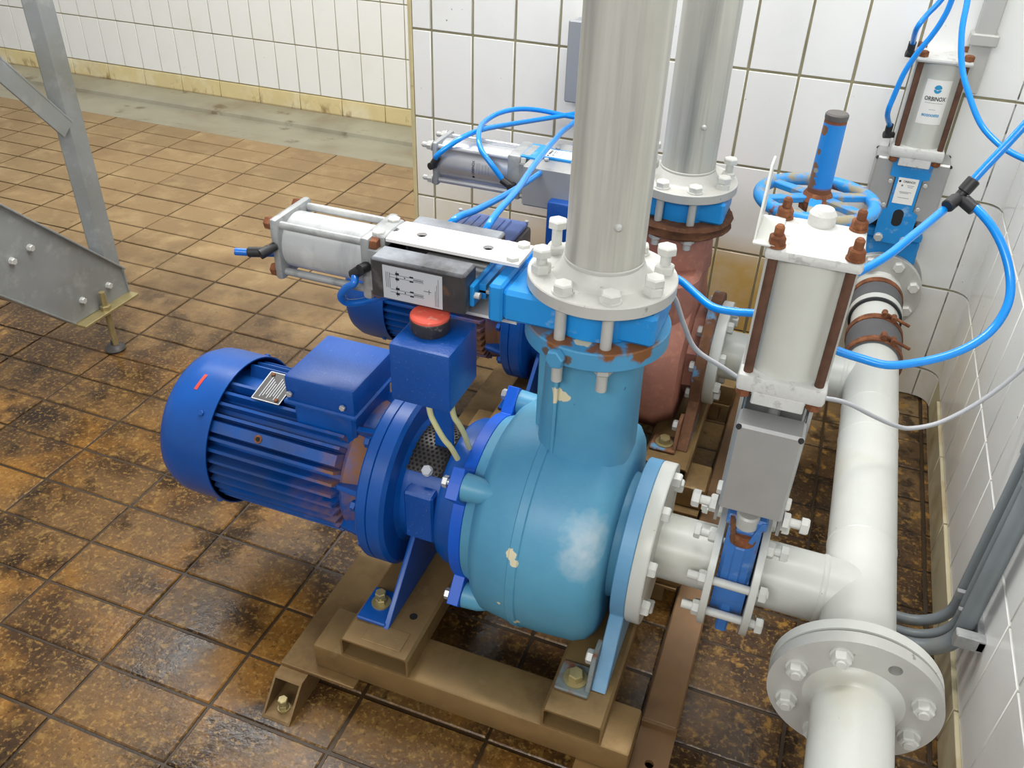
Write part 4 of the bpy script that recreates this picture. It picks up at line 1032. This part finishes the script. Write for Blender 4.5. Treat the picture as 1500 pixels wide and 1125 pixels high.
# ------------------------------------------------------------------ handwheel valve on the rear suction
hv = thing('handwheel_valve', 'gate valve with chipped blue handwheel and post behind the upright valve', 'valve', (2.36, YBp, 0.215))
g = G().lathe((0, YBp, ZB), EX, [(2.332, 0.05), (2.332, 0.108), (2.345, 0.108), (2.345, 0.075), (2.375, 0.075), (2.375, 0.108), (2.388, 0.108), (2.388, 0.05)], 48, closed=True)
g.lathe((2.36, YBp, ZB + 0.06), EZ, [(0, 0.0), (0, 0.062), (0.06, 0.055), (0.07, 0.075), (0.09, 0.075), (0.10, 0.05), (0.20, 0.030), (0.27, 0.026), (0.33, 0.026), (0.33, 0)], 28)
g.obj('valve_body', 'valve_blue', hv)
wh = (2.352, YBp, 0.735); Rw = 0.115
g = G()
g.tube([(wh[0] + Rw * math.cos(a), wh[1] + Rw * math.sin(a), wh[2]) for a in [2 * pi * k / 64 for k in range(65)]], 0.0135, 14, 1, smooth=False)
whl = g.obj('handwheel_rim', 'wheel_blue', hv, ang=60)
for an in (35, 95, 155, 215, 275, 335)[::1]:
    if an in (95, 215, 335): continue
for an in (28, 148, 205, 268, 330):
    a = math.radians(an); u = V((math.cos(a), math.sin(a), 0)); tv_ = V((-math.sin(a), math.cos(a), 0)); c = V(wh)
    q = [c + u * 0.02 - tv_ * 0.013 + V((0, 0, 0.004)), c + u * 0.112 - tv_ * 0.010, c + u * 0.112 + tv_ * 0.010, c + u * 0.02 + tv_ * 0.013 + V((0, 0, 0.004))]
    G().prism([p - V((0, 0, 0.006)) for p in q], (0, 0, 0.013), 0.002).obj('spoke', 'wheel_blue', whl)
G().lathe((wh[0], wh[1], wh[2] - 0.018), EZ, [(0, 0), (0, 0.034), (0.02, 0.036), (0.028, 0.031), (0.036, 0.026), (0.036, 0.0)], 10).obj('hub_nut', 'rust', hv)
G().lathe((wh[0], wh[1], wh[2]), EZ, [(0.01, 0.0), (0.01, 0.0235), (0.165, 0.0215), (0.172, 0.0215), (0.172, 0)], 28).obj('stem_cover', 'stem_blue', hv, label='upright blue post with flaking paint')
G().lathe((wh[0], wh[1], wh[2]), EZ, [(0.166, 0.0218), (0.169, 0.0225), (0.176, 0.0225), (0.179, 0.020), (0.179, 0)], 28).obj('post_cap', 'tbox_dark', hv)

# ------------------------------------------------------------------ floor rail
rl = thing('floor_rail', 'brown flat metal rail on the floor left of the white manifold', 'rail', (2.298, -0.8, 0))
G().box(2.266, 2.331, -1.385, -0.28, 0, 0.050, 0.003).obj('rail_bar', 'rail', rl)
g = G().plate([(-0.032, -0.14), (0.032, -0.14), (0.032, 0.0), (-0.032, 0.0)], [(0.0, -0.075, 0.008)], (2.299, -1.385, 0.030), EX, EY, EZ, 0.008)
g.box(2.267, 2.331, -1.39, -1.384, 0.0, 0.05); g.box(2.267, 2.273, -1.52, -1.385, 0, 0.032); g.box(2.325, 2.331, -1.52, -1.385, 0, 0.032)
g.obj('rail_flange', 'rail', rl)

# ------------------------------------------------------------------ stand on the left
st = thing('walkway_stand', 'grey galvanised steel stair support with levelling foot at left', 'stand', (0.489, -0.72, 0))
SX = 0.49
# inclined stringer: web plus two flanges, lower end cut level
web = [(-0.614, 0.215), (-1.70, 1.30), (-1.70, 1.01), (-0.822, 0.143), (-0.610, 0.137)]
G().prism([(SX, y, z) for y, z in web], (-0.006, 0, 0)).obj('stringer_web', 'stand', st)
def slab(a, b, th, x0, x1, nm, m='stand'):
    a = V((0, a[0], a[1])); b = V((0, b[0], b[1])); d = (b - a).normalized(); n = V((0, -d.z, d.y))
    q = [a, b, b + n * th, a + n * th]
    return G().prism([(x0, p.y, p.z) for p in q], (x1 - x0, 0, 0), 0.001).obj(nm, m, st)
slab((-0.614, 0.215), (-1.70, 1.30), -0.005, SX - 0.05, SX + 0.012, 'upper_flange')
slab((-0.822, 0.143), (-1.70, 1.01), 0.005, SX - 0.05, SX + 0.004, 'lower_flange')
slab((-0.614, 0.215), (-0.610, 0.137), -0.004, SX - 0.05, SX + 0.006, 'end_strip')
fp = G().box(SX - 0.012, SX + 0.034, -0.822, -0.608, 0.131, 0.139, 0.001).obj('foot_plate', 'brass', st)
for y, z in ((-0.891, 0.405), (-0.68, 0.193), (-0.781, 0.195), (-0.952, 0.395)): bolt(st, (SX, y, z), (1, 0, 0), 0.016, 0.008, 'bolt', washer=0.010)
G().prism([(SX - 0.014, -0.604, 0.2), (SX - 0.014, -0.655, 0.2), (SX - 0.040, -0.675, 0.2), (SX - 0.046, -0.671, 0.2), (SX - 0.020, -0.650, 0.2), (SX - 0.020, -0.604, 0.2)], (0, 0, 1.9), 0.0008).obj('upright_post', 'stand', st, ang=12)
slab((-0.645, 0.655), (-1.7, 1.98), 0.046, SX - 0.018, SX - 0.012, 'diagonal_brace')
slab((-0.645, 0.655), (-1.7, 1.98), -0.006, SX - 0.040, SX - 0.012, 'brace_flange')
p0 = V((0.506, -0.722, 0.03))
G().cyl(p0 + V((0, 0, -0.01)), p0 + V((0, 0, 0.165)), 0.0085, seg=16).obj('levelling_screw', 'brass', st)
bolt(st, (0.506, -0.722, 0.139), (0, 0, 1), 0.026, 0.014, 'brass', name='nut')
G().lathe((0.500, -0.722, 0), EZ, [(0, 0), (0, 0.028), (0.006, 0.030), (0.014, 0.024), (0.020, 0.010), (0.034, 0.008), (0.034, 0)], 32).obj('levelling_foot', 'collar', st)

# ------------------------------------------------------------------ conduits, duct, junction box
for i, (y, x, r, zb, lab) in enumerate(((-1.030, 2.764, 0.0105, 0.118, 'thin grey conduit on the right wall, nearest the corner'),
        (-1.078, 2.764, 0.0105, 0.130, 'middle grey conduit of the three on the right wall'),
        (-1.122, 2.762, 0.0150, 0.146, 'thickest grey conduit on the right wall, farthest from the corner'))):
    t = thing('conduit', lab, 'conduit', (x, y, zb), 'grey conduits on the right wall')
    n = 8; R = 0.075
    path = [(x, y, 1.9), (x, y, zb + R)] + [(x - R + R * math.cos(q), y, zb + R - R * math.sin(q)) for q in [pi / 2 * k / n for k in range(1, n + 1)]] + [(2.535, y, zb)]
    G().tube(path, r, 14, 1, smooth=False).obj('conduit_tube', 'grey_pvc', t, ang=60)
    G().lathe((x, y, 0.55), EZ, [(0, r), (0, r + 0.0025), (0.05, r + 0.0025), (0.05, r)], 16).obj('conduit_sleeve', 'grey_pvc', t)
cl = thing('conduit_clamp', 'grey channel clamp holding the conduits low on the right wall', 'clamp', (2.78, -1.10, 0.24))
G().box(2.740, 2.790, -1.170, -1.150, 0.222, 0.252, 0.002).box(2.776, 2.790, -1.17, -1.01, 0.226, 0.248, 0.001).obj('clamp_rail', 'galv', cl)
for y in (-1.052, -1.098): G().box(2.748, 2.780, y - 0.005, y + 0.005, 0.228, 0.246, 0.001).obj('clamp_clip', 'galv', cl)
dt = thing('cable_duct', 'upright light grey square duct behind the far corner valve', 'duct', (2.62, -0.045, 0.94))
G().box(2.605, 2.648, -0.060, -0.02, 0.86, 1.9, 0.003).obj('duct_body', 'duct', dt)
G().box(2.597, 2.656, -0.068, -0.02, 0.966, 0.992, 0.003).obj('duct_collar', 'duct', dt)
jb = thing('junction_box', 'grey wall box partly hidden behind the front riser pipe', 'box', (1.74, -0.05, 0.80))
G().box(1.660, 1.83, -0.085, -0.0195, 0.725, 0.925, 0.006, 2).obj('box_body', 'junction', jb)
G().box(1.655, 1.835, -0.093, -0.083, 0.72, 0.93, 0.004).obj('box_lid', 'junction', jb)

# ------------------------------------------------------------------ elbow fittings on the cylinders (each gives the mouth for its hose)
elbow(th_, TH, (0.008, -0.0535, 0.527), (-0.25, -1, 0.5), (-0.1, -0.2, 1), r=0.0085, l=0.020)
m1 = elbow(th_, TH, (0.006, -0.0535, 0.362), (0, -1, 0.3), (-0.62, 0.0, 0.78), r=0.0085, l=0.006)
m2 = elbow(thb, THB, (0.000, -0.052, 0.572), (0.0, -1, 0.3), (0.75, 0.1, -0.45), r=0.0085, l=0.008)
m3 = elbow(thb, THB, (-0.016, -0.052, 0.376), (0.0, -1, 0.0), (0.45, 0.0, 0.80), 'black', r=0.0085, l=0.014)
m4 = elbow(to, TO, (0.02, -0.0605, 0.595), (0.2, -1, 0.1), (0.05, 0.0, 1), r=0.0085, l=0.016)
m5 = elbow(to, TO, (0.02, -0.0605, 0.408), (0.4, -1, 0), (0.05, 0.0, 1), r=0.0085, l=0.016)
# ------------------------------------------------------------------ hoses and cable
HG = 'bright blue air hoses'
def hose(pts, label, m='hose', r=0.0062, name='air_hose', cat='hose', grp=HG, ends=()):
    ob = G().tube(pts, r, 12, 8).obj(name, m)
    return tag(ob, label, cat, grp)
hose([m2[0], (1.519, -0.616, 0.718), (1.538, -0.608, 0.736), (1.569, -0.575, 0.758), (1.585, -0.50, 0.755), (1.604, -0.40, 0.739), (1.641, -0.25, 0.715), (1.707, -0.14, 0.709), (1.751, -0.09, 0.713)],
     'blue hose from the left cap of the shiny horizontal cylinder to the wall box')
hose([m3[0], (1.658, -0.622, 0.722), (1.627, -0.61, 0.748), (1.606, -0.575, 0.763), (1.584, -0.51, 0.764), (1.571, -0.44, 0.758), (1.575, -0.36, 0.754), (1.598, -0.29, 0.747), (1.635, -0.22, 0.729), (1.708, -0.15, 0.702), (1.763, -0.09, 0.695)],
     'blue hose looping up from the right cap of the shiny horizontal cylinder')
hose([(1.80, -1.12, 0.70), (1.83, -1.125, 0.77), (1.85, -1.125, 0.815), (1.849, -1.07, 0.823), (1.837, -0.95, 0.813), (1.807, -0.78, 0.793), (1.782, -0.6, 0.775), (1.758, -0.42, 0.753), (1.743, -0.28, 0.731), (1.744, -0.09, 0.740)],
     'steeper of two crossing blue hoses rising behind the dark valve cover')
hose([(1.74, -1.12, 0.70), (1.762, -1.125, 0.775), (1.791, -1.125, 0.818), (1.794, -1.04, 0.802), (1.783, -0.9, 0.769), (1.775, -0.74, 0.738), (1.774, -0.58, 0.719), (1.759, -0.42, 0.69), (1.746, -0.28, 0.669), (1.757, -0.11, 0.66), (1.76, -0.09, 0.725)],
     'flatter of two crossing blue hoses rising behind the dark valve cover')
hose([(1.478, -1.305, 0.776), (1.495, -1.300, 0.776), (1.515, -1.290, 0.774), (1.540, -1.275, 0.772)], 'short blue hose stub at the left end of the mottled cylinder', 'hose_dark')
hose([m1[0], (1.706, -1.318, 0.774), (1.690, -1.315, 0.761), (1.675, -1.31, 0.743), (1.670, -1.30, 0.727), (1.676, -1.29, 0.717), (1.691, -1.275, 0.715), (1.708, -1.26, 0.718), (1.76, -1.23, 0.728)],
     'small blue hose loop below the dark valve cover', 'hose_dark')
hose([(2.153, -1.12, 0.792), (2.18, -1.125, 0.785), (2.207, -1.14, 0.776), (2.236, -1.16, 0.771), (2.267, -1.168, 0.774), (2.300, -1.175, 0.782), (2.350, -1.19, 0.795)], 'blue hose running from front riser flange to the upright white cylinder')
hose([(2.385, -1.19, 0.772), (2.418, -1.20, 0.764), (2.457, -1.20, 0.758), (2.495, -1.2, 0.756), (2.535, -1.18, 0.759), (2.574, -1.16, 0.77), (2.605, -1.14, 0.787), (2.625, -1.12, 0.808), (2.634, -1.1, 0.836), (2.63, -1.08, 0.863), (2.614, -1.06, 0.894), (2.593, -1.04, 0.918), (2.569, -1.02, 0.934), (2.553, -1.007, 0.939)],
     'big blue hose loop sweeping in front of the right wall down from the tee')
hose([(2.535, -1.005, 0.934), (2.511, -1.044, 0.918), (2.486, -1.088, 0.905), (2.459, -1.132, 0.890), (2.425, -1.176, 0.878), (2.40, -1.19, 0.872)], 'blue hose from the black tee down to the upright white cylinder')
hose([(2.546, -1.0, 0.953), (2.562, -0.99, 0.983), (2.58, -0.98, 1.015), (2.595, -0.97, 1.042), (2.613, -0.96, 1.076), (2.64, -0.95, 1.125), (2.67, -0.94, 1.2)], 'blue hose rising from the black tee to the right edge')
hose([m4[0], (2.476, -0.136, 1.003), (2.489, -0.132, 1.032), (2.506, -0.128, 1.058), (2.523, -0.124, 1.092), (2.56, -0.12, 1.16)], 'blue hose from the top left elbow of the far corner cylinder')
hose([m5[0], (2.464, -0.145, 0.815), (2.467, -0.152, 0.859), (2.475, -0.154, 0.912), (2.49, -0.155, 0.956), (2.509, -0.156, 0.996), (2.521, -0.158, 1.031), (2.527, -0.159, 1.07), (2.53, -0.16, 1.16)], 'blue hose rising past the left side of the far corner cylinder')
hose([(2.535, -0.19, 1.17), (2.541, -0.2, 1.131), (2.55, -0.233, 1.085), (2.554, -0.267, 1.032), (2.57, -0.3, 0.973), (2.594, -0.333, 0.929), (2.63, -0.367, 0.88), (2.666, -0.4, 0.856), (2.698, -0.433, 0.847), (2.738, -0.467, 0.845), (2.78, -0.50, 0.851)],
     'blue hose hanging in a curve right of the far corner cylinder')
hose([(2.150, -1.125, 0.79), (2.158, -1.12, 0.766), (2.172, -1.103, 0.739), (2.191, -1.086, 0.685), (2.215, -1.069, 0.635), (2.263, -1.052, 0.601), (2.296, -1.04, 0.578), (2.338, -1.035, 0.56), (2.386, -1.02, 0.551), (2.439, -0.985, 0.541), (2.482, -0.968, 0.531), (2.534, -0.951, 0.505), (2.574, -0.934, 0.485), (2.606, -0.918, 0.476), (2.654, -0.901, 0.494), (2.707, -0.884, 0.547), (2.751, -0.867, 0.618), (2.78, -0.85, 0.70)],
     'grey signal cable drooping across the white manifold to the right wall', 'cable', 0.0042, 'signal_cable', 'cable', None)
te = thing('hose_tee', 'black plastic tee joining three blue hoses before the right wall', 'fitting', (2.541, -1.0, 0.943))
c = V((2.542, -1.001, 0.943))
for d in ((0.45, 0.28, 0.85), (-0.42, -0.70, -0.25), (0.55, -0.35, -0.25)):
    d = V(d).normalized()
    G().cyl(c + d * 0.008, c + d * 0.030, 0.0098, seg=16, bev=0.0015).cyl(c, c + d * 0.012, 0.0075, seg=14).obj('tee_arm', 'black', te)
